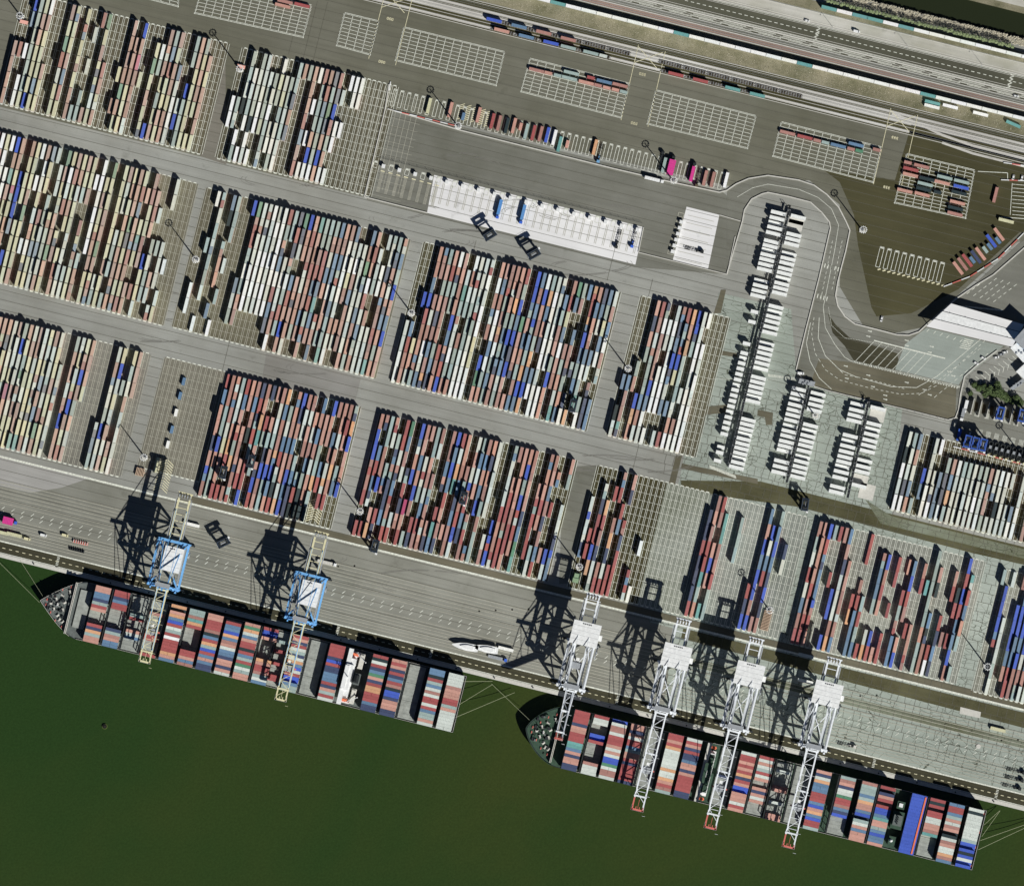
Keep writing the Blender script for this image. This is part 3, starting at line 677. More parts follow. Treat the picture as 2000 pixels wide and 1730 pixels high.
def mass(name, items, label):
    n = len(items); A = np.array([(a[0],a[1],a[2],a[3],a[4],a[5],*a[6]) for a in items])
    cx, cy, za, zb, L, r = A[:,0], A[:,1], A[:,2], A[:,3], A[:,4], A[:,5]
    V_ = np.zeros((n, 8, 3)); ca, sa = np.cos(r), np.sin(r)
    for q, (sx, sy, top) in enumerate(((-1,-1,0),(1,-1,0),(1,1,0),(-1,1,0),(-1,-1,1),(1,-1,1),(1,1,1),(-1,1,1))):
        lx, ly = sx*L/2, sy*1.22
        V_[:,q,0] = cx + lx*ca - ly*sa; V_[:,q,1] = cy + lx*sa + ly*ca; V_[:,q,2] = zb if top else za
    F = np.array([(4,5,6,7),(0,1,5,4),(1,2,6,5),(2,3,7,6),(3,0,4,7)])
    faces = (F[None] + 8*np.arange(n)[:,None,None]).reshape(-1)
    me = bpy.data.meshes.new(name); me.vertices.add(8*n); me.vertices.foreach_set('co', V_.reshape(-1))
    me.loops.add(20*n); me.loops.foreach_set('vertex_index', faces)
    me.polygons.add(5*n); me.polygons.foreach_set('loop_start', np.arange(5*n)*4)
    me.update(calc_edges=True); me.shade_flat()
    at = me.color_attributes.new('paint', 'FLOAT_COLOR', 'CORNER')
    c = np.repeat(np.concatenate([A[:,6:9], np.ones((n,1))], 1), 20, axis=0); at.data.foreach_set('color', c.reshape(-1).astype(np.float32))
    me.materials.append(M_ATT)
    o = bpy.data.objects.new(name, me); COL.objects.link(o); return stuff(o, label)

# individually placed containers off the stacks (plan centre, length, direction, colour, where)
RV = math.atan2(-V[1], V[0]); RU = math.atan2(-U[1], U[0])
LONE = []
def lone(c, k, where, L=12.1, rot=RV, z=.1, group=None, name='shipping_container', jit=True):
    LONE.append((c, k, where, L, rot, z, group, name))
def rowed(where, items, group):
    for i, (x, y, k, s) in enumerate(items): lone((x,y), k, '%s, %s from left' % (where, ordn(i+1)), 6 if s else 12.1, group=group)
rowed('second row of the third rail side grid', ((1048,138,'p',0),(1071,143.5,'s',1),(1089,148,'g',1),(1112,153.5,'g',0),(1145,162,'s',0),(1168,167.5,'p',1),(1185,172,'s',1),(1202,176,'s',1),(1218,180,'g',1)), 'containers on the third rail side grid')
rowed('first row of the third rail side grid', ((1116,143,'g',0),(1154,152.5,'r',1),(1180,160,'c',0),(1211,167,'p',0)), 'containers on the third rail side grid')
rowed('second row of the fifth rail side grid', ((1538,260,'p',0),(1572,268.5,'r',0),(1596,275,'p',1),(1612,279,'g',1),(1637,285,'c',0),(1662,291.5,'p',1),(1678,295,'d',1)), 'containers on the fifth rail side grid')
rowed('first row of the fifth rail side grid', ((1672,283,'c',0),(1712,293,'p',1)), 'containers on the fifth rail side grid')
for x, y, k in ((557,4,'p'),(552,12,'s'),(590,11,'r')): lone((x,y), k, 'on the slot grid at the top edge', group='containers on the top edge grid')
ROWT = [(838,207,'b',0),(880,215,'s',0),(905,228,'c',1),(935,225,'s',0),(962,237,'r',0),(975,241,'p',0),(990,246,'k',0),(1004,246,'s',0),(1017,248,'s',1),(1028,257,'g',0),(1042,260,'r',0),(1056,262,'p',0),
        (1069,264,'B',0),(1083,269,'w',0),(1093,282,'t',0),(1108,282,'s',1),(1162,288,'o',0),(1297,323,'g',0),(1377,348,'p',0),(1392,351,'p',0),(1418,352,'w',0)]
for i, (x, y, k, s) in enumerate(ROWT): lone((x,y), k, 'line of slots between the masts, %s from left' % ordn(i+1), 6 if s else 12.1, RU, group='containers on the trailer slots')
DIAG = math.atan2(-.8, .6)
for i, (x, y, k, s) in enumerate(((1871,524,'s',0),(1880,516,'p',0),(1889,509,'r',0),(1899,508,'c',1),(1906,502,'n',0),(1915,496,'s',0),(1924,488,'g',1),(1933,482,'c',1),(1936,471,'B',0),(1949,470,'c',1),(1951,458,'s',0))):
    lone((x,y), k, 'slanted row at right, %s from its lower end' % ordn(i+1), 6 if s else 12.1, DIAG, group='containers in the slanted row')
lone((1965,431.5),'b','lying across the dark yard at the right edge'); lone((1944,381),'p','standing alone on the dark yard', rot=RU)
for x, y, k, q in ((28,1044,'b','second'),(0,1039,'b','first')): lone((x,y), k, 'parked on the quay at far left, %s one' % q, group='containers parked on the quay')
lone((375,1024.5),'w','lying beneath the first blue crane backreach'); lone((988,1267,),'w','beside the white boats on the quay')
lone((1573,1330,),'w','near the rightmost white crane house'); lone((1949,1424),'b','alone on the cracked quay at right'); lone((306,908),'b','beside the hatched box', rot=RU)
lone((1574,1280),'l','along the kerb below the old paving block'); 
for i, (x, y, k) in enumerate(((359,745,'c'),(352,773,'c'),(344,806,'w'),(336,839,'c'),(328,868,'w'))): lone((x,y), k, 'line down the empty grid, %s from top' % ordn(i+1), 6, RU, group='short containers in the empty grid')
for i, (x, y, k) in enumerate(((1821,201,'t'),(1820,208.5,'w'),(1856,208.5,'w'),(1915,223,'w'))): lone((x,y), k, '%s from left on the grass before the container wall' % ordn(i+1), group='containers on the grass')
lone((1979,243,),'t','grass near the right edge, slightly turned', rot=RV-.17, group='containers on the grass')
for x, y, k, s in ((1800,325,'p',0),(1779,331,'r',0),(1778,342,'s',0),(1810,350,'k',0),(1807,360,'g',0),(1804,370,'k',0),(1845,347,'g',0),(1840,357,'s',0),(1831,376,'k',1),(1878,355,'g',0),(1877,366,'B',0),
                   (1873,377,'k',0),(1767,373,'s',0),(1801,380,'s',0),(1870,396,'s',0),(1866,407,'k',0),(1865,418,'p',0),(1773,318,'p',1)):
    gr = int((-.2402*(x-1000)+.9707*y - 108)/7)+1; gc = int(((x-1771)*.9707+(y-302)*.2402)/16.7)+1
    lone((x,y), k, '%s row, %s column of the rightmost rail grid' % (ordn(max(1,gr)), ordn(max(1,gc))), 6 if s else 12.1, group='containers on the rightmost rail grid')
WAGA = [(965,40.5,'B'),(1014,52.5,'c'),(1062,64.5,'p'),(1110,77.5,'p')]; WAGB = [(980,60.5,'s'),(1028,72.5,'c'),(1076,84.5,'B'),(1110,93.5,'g'),(1154,104,'g'),(1178,110,'l'),(1320,146,'r'),(1368,158,'r'),(1431,174,'t'),(1479,186,'t')]
for nm_, rw in (('far', WAGA), ('near', WAGB)):
    for i, (x, y, k) in enumerate(rw): lone((x,y), k, 'riding a wagon on the %s siding, %s from left' % (nm_, ordn(i+1)), 6 if k == 'l' else 12.1, z=1.3, group='containers on rail wagons')
# container walls along the rail corridor, two high
WALL = []
for a0, a1, d, teal in ((-700, 1100, -14.3, (4, 12, 20, 28)), (600, 1160, -132, (1, 3, 4, 6, 15))):
    k = 0; a = a0 + (5 if a0 == 600 else 14)
    while a < a1:
        p = D(a, d)
        if -40 < p[0] < 2040 and -15 < p[1] < 500:
            k += 1; WALL.append((p, 't' if k in teal else 'w', k, a0 == 600))
        a += 31.0
lone_pts = []
for (c, k, where, L, rot, z, group, name) in LONE:
    col = PLIN[k]; v = rnd.uniform(.92, 1.06); col = tuple(min(.86, q*v) for q in col)
    nm = 'short' if L < 8 else 'long'
    lone_pts.append((W2(c), z, L, rot, col, '%s %s container, %s' % (PAINT[k][1], nm, where), group))
for q in lone_pts: container(*q)
for p, k, i, up in WALL:
    w = W2(p); col = tuple(min(.86, q*rnd.uniform(.93,1.03)) for q in PLIN[k])
    STK.append((w[0], w[1], .1, 2.66, 12.1, RV, col))
    c = container(w, 2.7, 12.1, RV, col, '%s container topping the %s container wall, %s from the left' % (PAINT[k][1], 'trackside' if not up else 'tree side', ordn(i)), 'containers forming the long wall')
# the 300 yard containers that stand most free, the others as one mass
IND.sort(key=lambda q: q[0])
NI = max(0, 300 - NCON[0])
for n_, (sc, w, z, L, rot, col, cc, nm, i, j, c) in enumerate(IND):
    if n_ < NI:
        lab = '%s container, %s row from left, %s from top, %s' % (PAINT[cc][1], ordn(i), ordn(j), BLK[nm]['name'])
        if L < 8: lab = '%s short container, %s row, %s half of %s slot, %s' % (PAINT[cc][1], ordn(i), 'upper' if c > 0 else 'lower', ordn(j), BLK[nm]['name'])
        container(w, z, L, rot, col, lab, 'containers in the yard stacks')
    else: STK.append((w[0], w[1], z-.02, z+2.58, L, rot, col))
mass('stacked_containers', STK, 'thousands of stacked shipping containers filling the yard blocks in long rows')

# faded grid right of the white block and over the truck yard
for i in range(11):
    a = (722 + 10.1*i, 160+3*i); faded.strip([W2(a), W2((a[0]-(53 if i < 5 else 46), a[1]+(213 if i < 5 else 190)))], .3, ZL+.001)
for j in range(14):
    a = (735 - 3.7*j, 175+15*j); faded.strip([W2(a), W2(off(a, 98, 0))], .22, ZL+.003)
# hatched boxes
for k in range(13):
    for c0, n_ in (((312,903),12), ((606,978),9)):
        if k >= n_: continue
        c = off(c0, 0, 5*k); yel.strip([W2(c), W2(off(c, 13, -8))], .6, ZL+.006); yel.strip([W2(off(c,15,-8)), W2(off(c, 28, 0))], .6, ZL+.006)
for k in range(8):
    for c0 in ((899,206),(912,209),(924,212),(940,217),(951,220)):
        c = off(c0, 0, 4*k); yel.strip([W2(c), W2(off(c, 8, -5))], .5, ZL+.006)
struct(white.build('slot_markings', M_LINE)); struct(faded.build('faded_markings', M_LINE2)); struct(yel.build('yellow_markings', M_YEL))
# ------------------------------------------------------------------ reefer racks
SEEN = set()
def reefer_mesh(L):
    mb = MB(); h = 2.6; w = 2.8; x = L/2; y = w/2
    mb.box(-x, x-.25, -y, y, .12, h-.05); mb.box(x-.25, x, -y+.12, y-.12, .3, h-.2, 1)
    for s in (-1, 1): mb.box(-x, x, *sorted((s*y, s*(y-.1))), h-.06, h)
    for k in range(8): mb.cbox(-x+L*(k+.5)/8, 0, L/16, w-.3, h-.06, h-.03)
    for s in (-1, 1): mb.cbox(x-.02, s*.5, .1, .6, .5, 2.0, 1)
    return mb.mesh('reefer_container', [M_REEF, M_STEELG])
RM40, RM20 = reefer_mesh(12.1), reefer_mesh(6.05)
RST = []
def reefers(ys, x0, y0, sc, o, short, where, faces):
    for n_, y in enumerate(ys):
        zx = x0 - .2475*(y-y0); c = (o[0]+zx/sc, o[1]+y/sc); w = W2(c); L = 6.05 if short else 12.1
        t = 2 if (n_*7+len(ys)) % 5 else 1
        for q in range(t-1): RST.append((w[0], w[1], 2.6*q+.1, 2.6*q+2.66, L, RV, (.78,.78,.79)))
        ob = bpy.data.objects.new('reefer_container', RM20 if short else RM40); COL.objects.link(ob)
        ob.location = (w[0], w[1], 2.6*(t-1)+.1); ob.rotation_euler = (0, 0, RV + (math.pi if faces else 0))
        tag(ob, 'white refrigerated container, %s from top, %s' % (ordn(n_+1), where), 'refrigerated container', 'white refrigerated containers at the racks')
Z1 = (1370,390); Z2 = (1480,730)
reefers([65,130,147,165,200,218,235,255,272,290,310,327,345,395,413,432,450,470,490,530,548,566,585,603,622,655,672,690,708,725,742,810,827,845,862,880,898,915,933,950,967,985], 355, 65, 1.883, Z1, 0, 'right side of the longest rack', 1)
reefers([50,70,88,105,125,155,172,188,205,222,240,258,300,318,337,355], 283, 50, 1.883, Z1, 0, 'upper left side of the longest rack', 0)
reefers([413,450,530,565,583,602,622,642,662,682,700,720,740,760,780,800,820,840,862,910,930,960], 157, 565, 1.883, Z1, 1, 'lower left side of the longest rack', 0)
reefers([120,160,200,240,280,318,358,400,440,478,520,555,590,670,712,755], 318, 120, 3.911, Z2, 0, 'left side of the middle rack', 0)
reefers([155,200,240,280,395,435,475,515,550,590,635,672,712,750,790], 460, 155, 3.911, Z2, 0, 'right side of the middle rack', 1)
reefers([235,280,320,360,475,515,555,597,637,675,710,750,795,865,905], 765, 235, 3.911, Z2, 0, 'left side of the rightmost rack', 0)
reefers([265,385,425,465,510,550,592,665,710,750,855], 915, 265, 3.911, Z2, 0, 'right side of the rightmost rack', 1)
mass('stacked_reefers', RST, 'white refrigerated containers in the lower tier under the rack rows')
for a, b, lab in (((1541,410),(1424,906),'long dark steel access rack between the two longest rows of white containers'),
                  ((1578,757),(1536,942),'dark steel access rack between the white containers of the middle group'),
                  ((1696,785),(1655,972),'dark steel access rack between the white containers of the rightmost group')):
    L = math.hypot(b[0]-a[0], b[1]-a[1])*S; ang = math.atan2(-(b[1]-a[1]), b[0]-a[0])
    t = empty('reefer_rack', P(*a), ang, lab, 'steel rack', 'access racks among the refrigerated containers')
    for z in (2.7, 5.4):
        mb = MB(); mb.box(0, L, -.9, .9, z, z+.12)
        for k in range(int(L/1.2)): mb.cbox(.6+k*1.2, 0, .12, 1.9, z+.12, z+.16)
        mb.build('platform', M_STEELD, t)
    pm = MB().box(-.12,.12,-.12,.12,0,8).mesh('post', M_STEELG); rm = MB().beam((0,-.95,.0),(0,.95,.0),.18).mesh('cross_beam', M_STEELG)
    for k in range(int(L/7)+1):
        for s in (-1, 1):
            o = bpy.data.objects.new('post', pm); COL.objects.link(o); o.parent = t; o.location = (min(L,k*7), s*1.05, 0)
        o = bpy.data.objects.new('cross_beam', rm); COL.objects.link(o); o.parent = t; o.location = (min(L,k*7), 0, 7.9)
    mb = MB()
    for s in (-1, 1):
        for z in (3.7, 6.4): mb.beam((0,s*.98,z),(L,s*.98,z),.07)
    mb.build('railing', M_STEELG, t)
    mb = MB()
    for k in range(7): mb.cbox(-.3-.5*k, 0, .5, 1.4, 2.6-.38*k, 2.7-.38*k)
    mb.build('stairs', M_STEELD, t)
    mb = MB()
    for k in range(int(L/3.6)): mb.cbox(1+k*3.6, (.6 if k % 2 else -.6), .5, .3, 5.55, 6.6)
    mb.build('socket_box', M_CONC, t)
mb = MB()
for c, l in (((1553,440),20),((1556,431),14),((1714,808),30),((1680,938),22),((1693,960),30),((1525,905),20)): mb.sheet([W2(off(c,-15,-l/2)),W2(off(c,15,-l/2)),W2(off(c,15,l/2)),W2(off(c,-15,l/2))], ZL+.03)
struct(mb.build('bare_pads', M_CONC))
mb = MB()
for k in range(0): pass

# ------------------------------------------------------------------ ships
DECK = []                                   # deck boxes: candidates
def ship(bow, Lp, hwp, name, label, bays, hatchz, hullm, deckm, house, extra, pw=(1.35, 1.0, 32)):
    L = Lp*S; hw = hwp*S
    t = empty(name, P(bow[0], bow[1]), RZ, label, 'container ship')
    def outline(k, sh, Lb):
        pts = []
        for i in range(15):
            f = i/14.0; x = Lb*f**1.6
            pts.append((x + sh, hw*k*(1-(1-x/Lb)**pw[0])**pw[1]))
        pts.append((L-2*(1-k)*10, hw*k))
        return pts + [(x, -y) for x, y in pts[::-1]]
    top = outline(1.0, 0, pw[2]); bot = outline(.93, 5.0, pw[2]+12)
    mb = MB(); mb.prism(top, -3.6, 6.0, 0, poly0=bot); mb.build('hull', hullm, t)
    inn = [(x*.99+.9, y*.975) for x, y in top]
    mb = MB(); mb.prism(inn, 6.0, 6.12); mb.build('deck', deckm, t)
    mb = MB()                               # bulwark round the bow
    pts = [q for q in top if q[0] < 30]; pts = sorted([q for q in pts if q[1] > 0], key=lambda q: -q[0]) + sorted([q for q in pts if q[1] <= 0], key=lambda q: q[0])
    mb.wall(pts, .25, 6.0, 7.3); mb.build('bulwark', M_CONC if pw[1] == 1.0 else M_DECKG, t)
    mb = MB()
    for s in (-1, 1): mb.wall([(34, s*(hw-.3)), (L-.5, s*(hw-.3))], .18, 6.1, 7.2)
    mb.wall([(L-.4, -hw+.3), (L-.4, hw-.3)], .18, 6.1, 7.2); mb.build('railing', M_CONC, t)
    mb = MB(); mb.box(24, 24.5, -hw*.9, hw*.9, 6.1, 9.5); mb.box(25, 25.4, -hw*.9, hw*.9, 6.1, 8.5); mb.build('breakwater', M_CONC, t)
    rr = random.Random(len(name))
    wm = MB(); wm.cyl((-.9,0,.8),(.9,0,.8),.6); wm.box(-1.3,-1,-.8,.8,0,1.5); wm.box(1,1.3,-.8,.8,0,1.5); wm.box(-1,1,-.9,-.4,0,.4)
    wmesh = wm.mesh('winch', [M_CONC]); bm_ = MB(); bm_.cyl((0,-.5,0),(0,-.5,1.1),.35); bm_.cyl((0,.5,0),(0,.5,1.1),.35); bm_.box(-.4,.4,-.9,.9,0,.15); bmesh_ = bm_.mesh('bollard', [M_RED])
    for x, y in ((9,0),(12,4),(12,-4),(16,8),(16,-8),(19,3),(19,-3),(21,12),(21,-12),(14,0),(18,-11)):
        o = bpy.data.objects.new('winch', wmesh); COL.objects.link(o); o.parent = t; o.location = (x, y, 6.12); o.rotation_euler = (0,0,rr.uniform(0,3))
    for x, y in ((5,2),(5,-2),(10,7),(10,-7),(15,12.5),(15,-12.5),(21,16),(21,-16),(L-2,hw-3),(L-2,-hw+3),(L-2,6),(L-2,-6)):
        o = bpy.data.objects.new('bollard', bmesh_); COL.objects.link(o); o.parent = t; o.location = (x, y, 6.12)
    mb = MB(); mb.cyl((14,0,6.1),(14,0,16),.35,.15); mb.beam((14,-1.5,13),(14,1.5,13),.2); mb.cbox(14,0,1,1,10,10.3); mb.build('foremast', M_WHITE, t)
    mb = MB()
    for k in range(8): mb.beam((6+2*k, rr.uniform(-8,8), 6.2),(8+2*k, rr.uniform(-8,8), 6.2), .25)
    for s in (-1, 1): mb.cyl((10,s*3,6.1),(17,s*4,6.4),.3); mb.cbox(17.5,s*4,2.2,2.4,6.1,8)
    mb.build('anchor_windlass', M_STEELD, t)
    for k in range(26):
        x = rr.uniform(7, 23); hwx = hw*(1-(1-x/pw[2])**pw[0])**pw[1]*.8; y = rr.uniform(-hwx, hwx); mb = MB()
        mb.box(x-rr.uniform(.3,1.2), x+rr.uniform(.3,1.2), y-rr.uniform(.3,1.6), y+rr.uniform(.3,1.6), 6.13, 6.6+rr.uniform(0,1.6)); mb.build('deck_locker', rr.choice([M_STEELD, M_DECKK, deckm, M_STEELD]), t)
    if pw[1] == 1.0: mb = MB(); mb.box(29, 38, -14, 16, 6.13, 7.4); mb.build('hatch_cover', M_HATCH, t)
    # hatch covers, lashing bridges, boxes
    n = len(next(b[1] for b in bays if b[1]))
    pitch = 2*hwp/n*.985
    prev = None
    for bi, (s, row, tiers) in enumerate(bays):
        x = s*S
        if row is None: prev = None; continue
        wid = min(1.0, (1-(1-min(1,max(0,(x-7)/pw[2])))**pw[0])**pw[1])
        for k in range(3):
            y0 = -hw*.94 + k*hw*.94*2/3; y0, y1 = max(y0, -hw*wid*.94), min(y0 + hw*.94*2/3-.25, hw*wid*.94)
            if y1 - y0 > 1:
                mb = MB(); mb.box(x-6.4, x+6.4, y0, y1, 6.12, hatchz)
                for q in range(5): mb.box(x-6.2, x+6.2, y0+(y1-y0)*(q+.3)/5.0, y0+(y1-y0)*(q+.5)/5.0, hatchz, hatchz+.12)
                mb.build('hatch_cover', M_HATCH, t)
        if prev is not None and x - prev < 22:
            mb = MB(); xm = x - 7.35
            for q in range(10): mb.cbox(xm, -hw*.95+hw*1.9*q/9, .5, .35, 6.1, hatchz+5)
            for z in (hatchz+2.4, hatchz+5): mb.box(xm-.42, xm+.42, -hw*.97, hw*.97, z, z+.15)
            for q in range(9):
                mb.beam((xm+.3, -hw*.95+hw*1.9*q/9, hatchz), (xm+.3, -hw*.95+hw*1.9*(q+1)/9, hatchz+2.4), .15)
            mb.build('lashing_bridge', M_STEELD, t)
        prev = x
        for r, ch in enumerate(row):
            if ch == '.': continue
            tt = -hwp*.985 + (r+.5)*pitch
            c = off(bow, s, tt); w = W2(c); tr = tiers
            if tiers > 1 and ch in 'kB' and row.count('B') < 8 and rr.random() < .3: tr -= 1
            v = rr.uniform(.9, 1.08); col = tuple(min(.84, q*v) for q in PLIN[ch]); tw = rr.random() < .1 and ch != 'B'
            for q in range(tr-1): DSTK.append((w[0], w[1], hatchz+.15+2.6*q, hatchz+.15+2.6*q+2.55, 12.1, RZ, PLIN[rr.choice('bprsclng')]))
            for o_, LL in (((7.7,6.0),(-7.7,6.0)) if tw else ((0,12.1),)):
                w3 = W2(off(c, o_, 0))
                DECK.append((w3, hatchz+.17+2.6*(tr-1), LL, col, ch, r+1, bi+1, extra, rr.random(), o_))
    house(t, hw, L)
    return t
DSTK = []
def windows(t, x, y0, y1, z, n, face):
    mb = MB()
    for k in range(n):
        y = y0 + (y1-y0)*(k+.5)/n; mb.cbox(x, y, .12, (y1-y0)/n*.6, z, z+1.1)
    return mb
def house1(t, hw, L):
    x = 622*S
    mb = MB(); mb.box(x-4.4, x+2.2, -15, 15, 6.1, 17); mb.box(x-4.8, x+2.6, -16.5, 16.5, 6.1, 9.5); mb.box(x-4.2, x+1.2, -10, 10, 17, 19.5); h = mb.build('superstructure', M_WHITE, t)
    mb = MB(); mb.box(x-5.2, x-1.6, -hw+.6, hw-.6, 17.2, 17.6); mb.box(x-5, x-1.8, -9, 9, 17.6, 20.2); mb.build('bridge_wing', M_WHITE, t)
    for z in (8, 11, 14, 18.2): windows(t, x-4.5 if z < 17 else x-5.05, -13 if z < 17 else -8.5, 13 if z < 17 else 8.5, z, 12, 0).build('window', M_GLASS, h)
    mb = MB(); mb.box(x+3.2, x+8.4, -4.5, 4.5, 6.1, 20); mb.box(x+4, x+7.6, -3.2, 3.2, 20, 21.5, 1)
    for y in (-2, -.6, .8, 2.2): mb.cyl((x+5.8, y, 21.4), (x+5.8, y, 23), .35, m=1)
    mb.build('funnel', [M_DECKK, M_STEELD], t)
    for s in (-1, 1):
        mb = MB(); pts = [(-3.6,0),(-2.6,1.2),(2.6,1.2),(3.6,0),(2.6,-1.2),(-2.6,-1.2)]
        mb.prism([(x+px, s*(hw-4.5)+py) for px, py in pts], 10.2, 12.0); mb.prism([(x+px*.7, s*(hw-4.5)+py*.7) for px, py in pts], 12.0, 12.7)
        mb.build('lifeboat', M_ORANGE, t)
        mb = MB(); mb.box(x-4.4, x+4.4, *sorted((s*(hw-6.4), s*(hw-2.4))), 9.6, 9.9)
        for q in (-3, 3): mb.beam((x+q, s*(hw-6), 9.8), (x+q, s*(hw-3.4), 13.6), .35)
        mb.build('davit', M_WHITE, t)
    mb = MB(); mb.cyl((x-1, 0, 19.5), (x-1, 0, 29), .4, .2); mb.beam((x-1,-3,25),(x-1,3,25),.25); mb.beam((x-1,-1.6,27),(x-1,1.6,27),.3); mb.build('radar_mast', M_WHITE, t)
    mb = MB()
    for s in (-1, 1):
        mb.beam((x+9.6, s*14, 6.1), (x+9.6, s*14, 15), .8); mb.beam((x+9.6, s*14, 14.5), (x+1, s*(hw-3), 12), .5)
    mb.build('provision_crane', M_WHITE, t)
    for s, y0, y1 in ((640, -20, -8), (640, 8, 20)):
        mb = MB(); mb.box(x+4, x+8, y0, y1, 6.1, 11); mb.box(x+4.5, x+7.5, y0+1, y1-1, 11, 12); mb.build('vent_house', M_CONC, t)
def house2(t, hw, L):
    x = 362*S
    mb = MB(); mb.box(x-3.6, x+3.6, -16, 16, 6.1, 18); mb.box(x-4, x+4, -18, 18, 6.1, 9.5); h = mb.build('superstructure', M_WHITE, t)
    mb = MB(); mb.box(x-3.4, x+3.4, -15, 15, 18, 18.3); mb.box(x-2.4, x+2.6, -8, 8, 18.3, 21)
    for k in range(6): mb.cbox(x-1+(k % 3), -13+4.6*k, 1.4, 1.6, 18.3, 19.6)
    mb.build('roof', M_DECKG, t)
    mb = MB(); mb.box(x-4.2, x-.8, -hw+.6, hw-.6, 18.05, 18.35)
    for k in range(12): mb.cbox(x+2.8, -22+4*k, .5, .4, 18, 19.3)
    mb.build('bridge_wing', M_CONC, t)
    for z in (8, 11, 14): windows(t, x-3.7, -14, 14, z, 12, 0).build('window', M_GLASS, h)
    mb = MB(); mb.cyl((x, 0, 21), (x, 0, 30), .4, .2); mb.beam((x,-3,26),(x,3,26),.25); mb.build('radar_mast', M_WHITE, t)
    for s in (-1, 1):
        mb = MB(); pts = [(-3.6,0),(-2.6,1.2),(2.6,1.2),(3.6,0),(2.6,-1.2),(-2.6,-1.2)]
        mb.prism([(x+px, s*(hw-3.5)+py) for px, py in pts], 10.2, 12.0); mb.prism([(x+px*.7, s*(hw-3.5)+py*.7) for px, py in pts], 12.0, 12.7)
        mb.build('lifeboat', M_ORANGE, t)
    x = 746*S
    mb = MB(); mb.box(x-4.5, x+4.5, -7, 7, 6.1, 14); mb.box(x-3, x+3, 9, 15, 6.1, 13); mb.box(x-3, x+3, -20, -13, 6.1, 12); mb.build('engine_casing', M_DECKG, t)
    mb = MB(); mb.box(x-3.4, x+3.4, -4.2, 4.2, 14, 19)
    for y in (-2.4, -.8, .8, 2.4): mb.cyl((x, y, 19), (x, y, 21), .5, m=1)
    mb.build('funnel', [M_DECKK, M_STEELD], t)
    mb = MB(); mb.cyl((x-1, -16.5, 12), (x-1, -16.5, 14.5), 1.4, .4); mb.cbox(x, 12, 3, 3, 13, 14); mb.build('vent', M_WHITE, t)
    mb = MB(); mb.wall([(788*S, -hw*.95), (788*S+.5, hw*.95)], 1.2, hatchz2+7.8, hatchz2+8.4); mb.build('lashing_bridge', M_ORANGE, t)
hatchz2 = 8.0
BAY1 = [(115,'ssccngrs....rnogss',2),(153,'rrncrr......ngpscc',2),(191,'......gr...slc....',1),(229,'....p......rr....r',1),(267,'oksocBrlgrwrrrrosc',3),(304,'ggptor.......rrscp',3),
        (341,'ssrrrpkcrogBrcscnn',3),(378,'.rccBocpslccnssnsl',3),(415,'sdolcsrrkrcgrdlgss',3),(452,'rBBs......osrrpglc',2),(481,'...g..r...r...rr..',1),(512,'rsnrlgnlocBlrBBcgg',3),(549,'..................',1),
        (586,'rrrrnBrnncccrnsgrl',3),(622,None,0),(672,'rklrncdsnroorrrcnn',3),(710,'srsnrncrpkBBnsssnn',3),(747,'..................',1),(786,'cckrgclplrrlrcggsl',3),(824,'llllpsssrrgsllllll',3)]
BAY2 = [(100,'rrrrnssrrrttcsnssnn',3),(139,'rll...BBr......plll',2),(175,'BlpplrrrslslBBdlppl',3),(213,'ssnslrrcgssrnrrrrrn',3),(250,'...................',1),(288,'rrsrollllllollosrpg',3),(325,'lrsnrnncssnsrrrrrnn',3),
        (362,None,0),(398,'.........n.........',1),(434,'lrrsrsronrsBBssslrs',3),(471,'rlslgrls..snsls....',1),(509,'...l....ps...l...ss',1),(547,'...................',1),(585,'snlocccrrrcBsocBrrg',3),(634,'gpsnlldrrpcnB......',2),
        (677,'pgggcgosscBkglscsss',3),(714,'rknsr.rBBctssgcBccs',2),(746,None,0),(777,'BBBBBBBBBBBBBBBBBBB',3),(814,'rkr.rrllsspt.......',2),(852,'crrcgslpskklpsllopc',3),(891,'lkllllllllgBBBkBlBB',3)]
ship(off((80,1169),0,3), 844, 57, 'container_ship', 'container ship at left, grey foredeck, unloaded by two blue and cream cranes', BAY1, 8.0, M_HULL, M_DECKK, house1, 'left ship')
ship(off((1028,1418),0,3), 912, 60, 'container_ship', 'container ship at right with green foredeck, worked by four white cranes', BAY2, hatchz2, M_HULL, M_DECKG, house2, 'right ship', (1.75, .72, 30))
# deck boxes: the 300 that lie most openly as single objects, the rest as one mass
full_rows = sorted(DECK, key=lambda q: (0 if q[6] >= 5 else 1, q[8]))
for n_, (w, z, LL, col, ch, r, bi, ex, q, of) in enumerate(full_rows):
    if n_ < 300:
        lb = '%s deck container, %s row from quay, %s bay from bow, %s' % (PAINT[ch][1], ordn(r), ordn(bi), ex)
        if LL < 8: lb = '%s short deck container, %s row from quay, %s half of %s bay, %s' % (PAINT[ch][1], ordn(r), 'fore' if of < 0 else 'aft', ordn(bi), ex)
        container(w, z, LL, RZ, col, lb, 'containers stowed on the %s' % ex, 'deck_container', 'deck container')
    else: DSTK.append((w[0], w[1], z-.02, z+2.5, LL, RZ, col))
mass('stowed_containers', DSTK, 'the rest of the containers stowed in tiers on both ships')
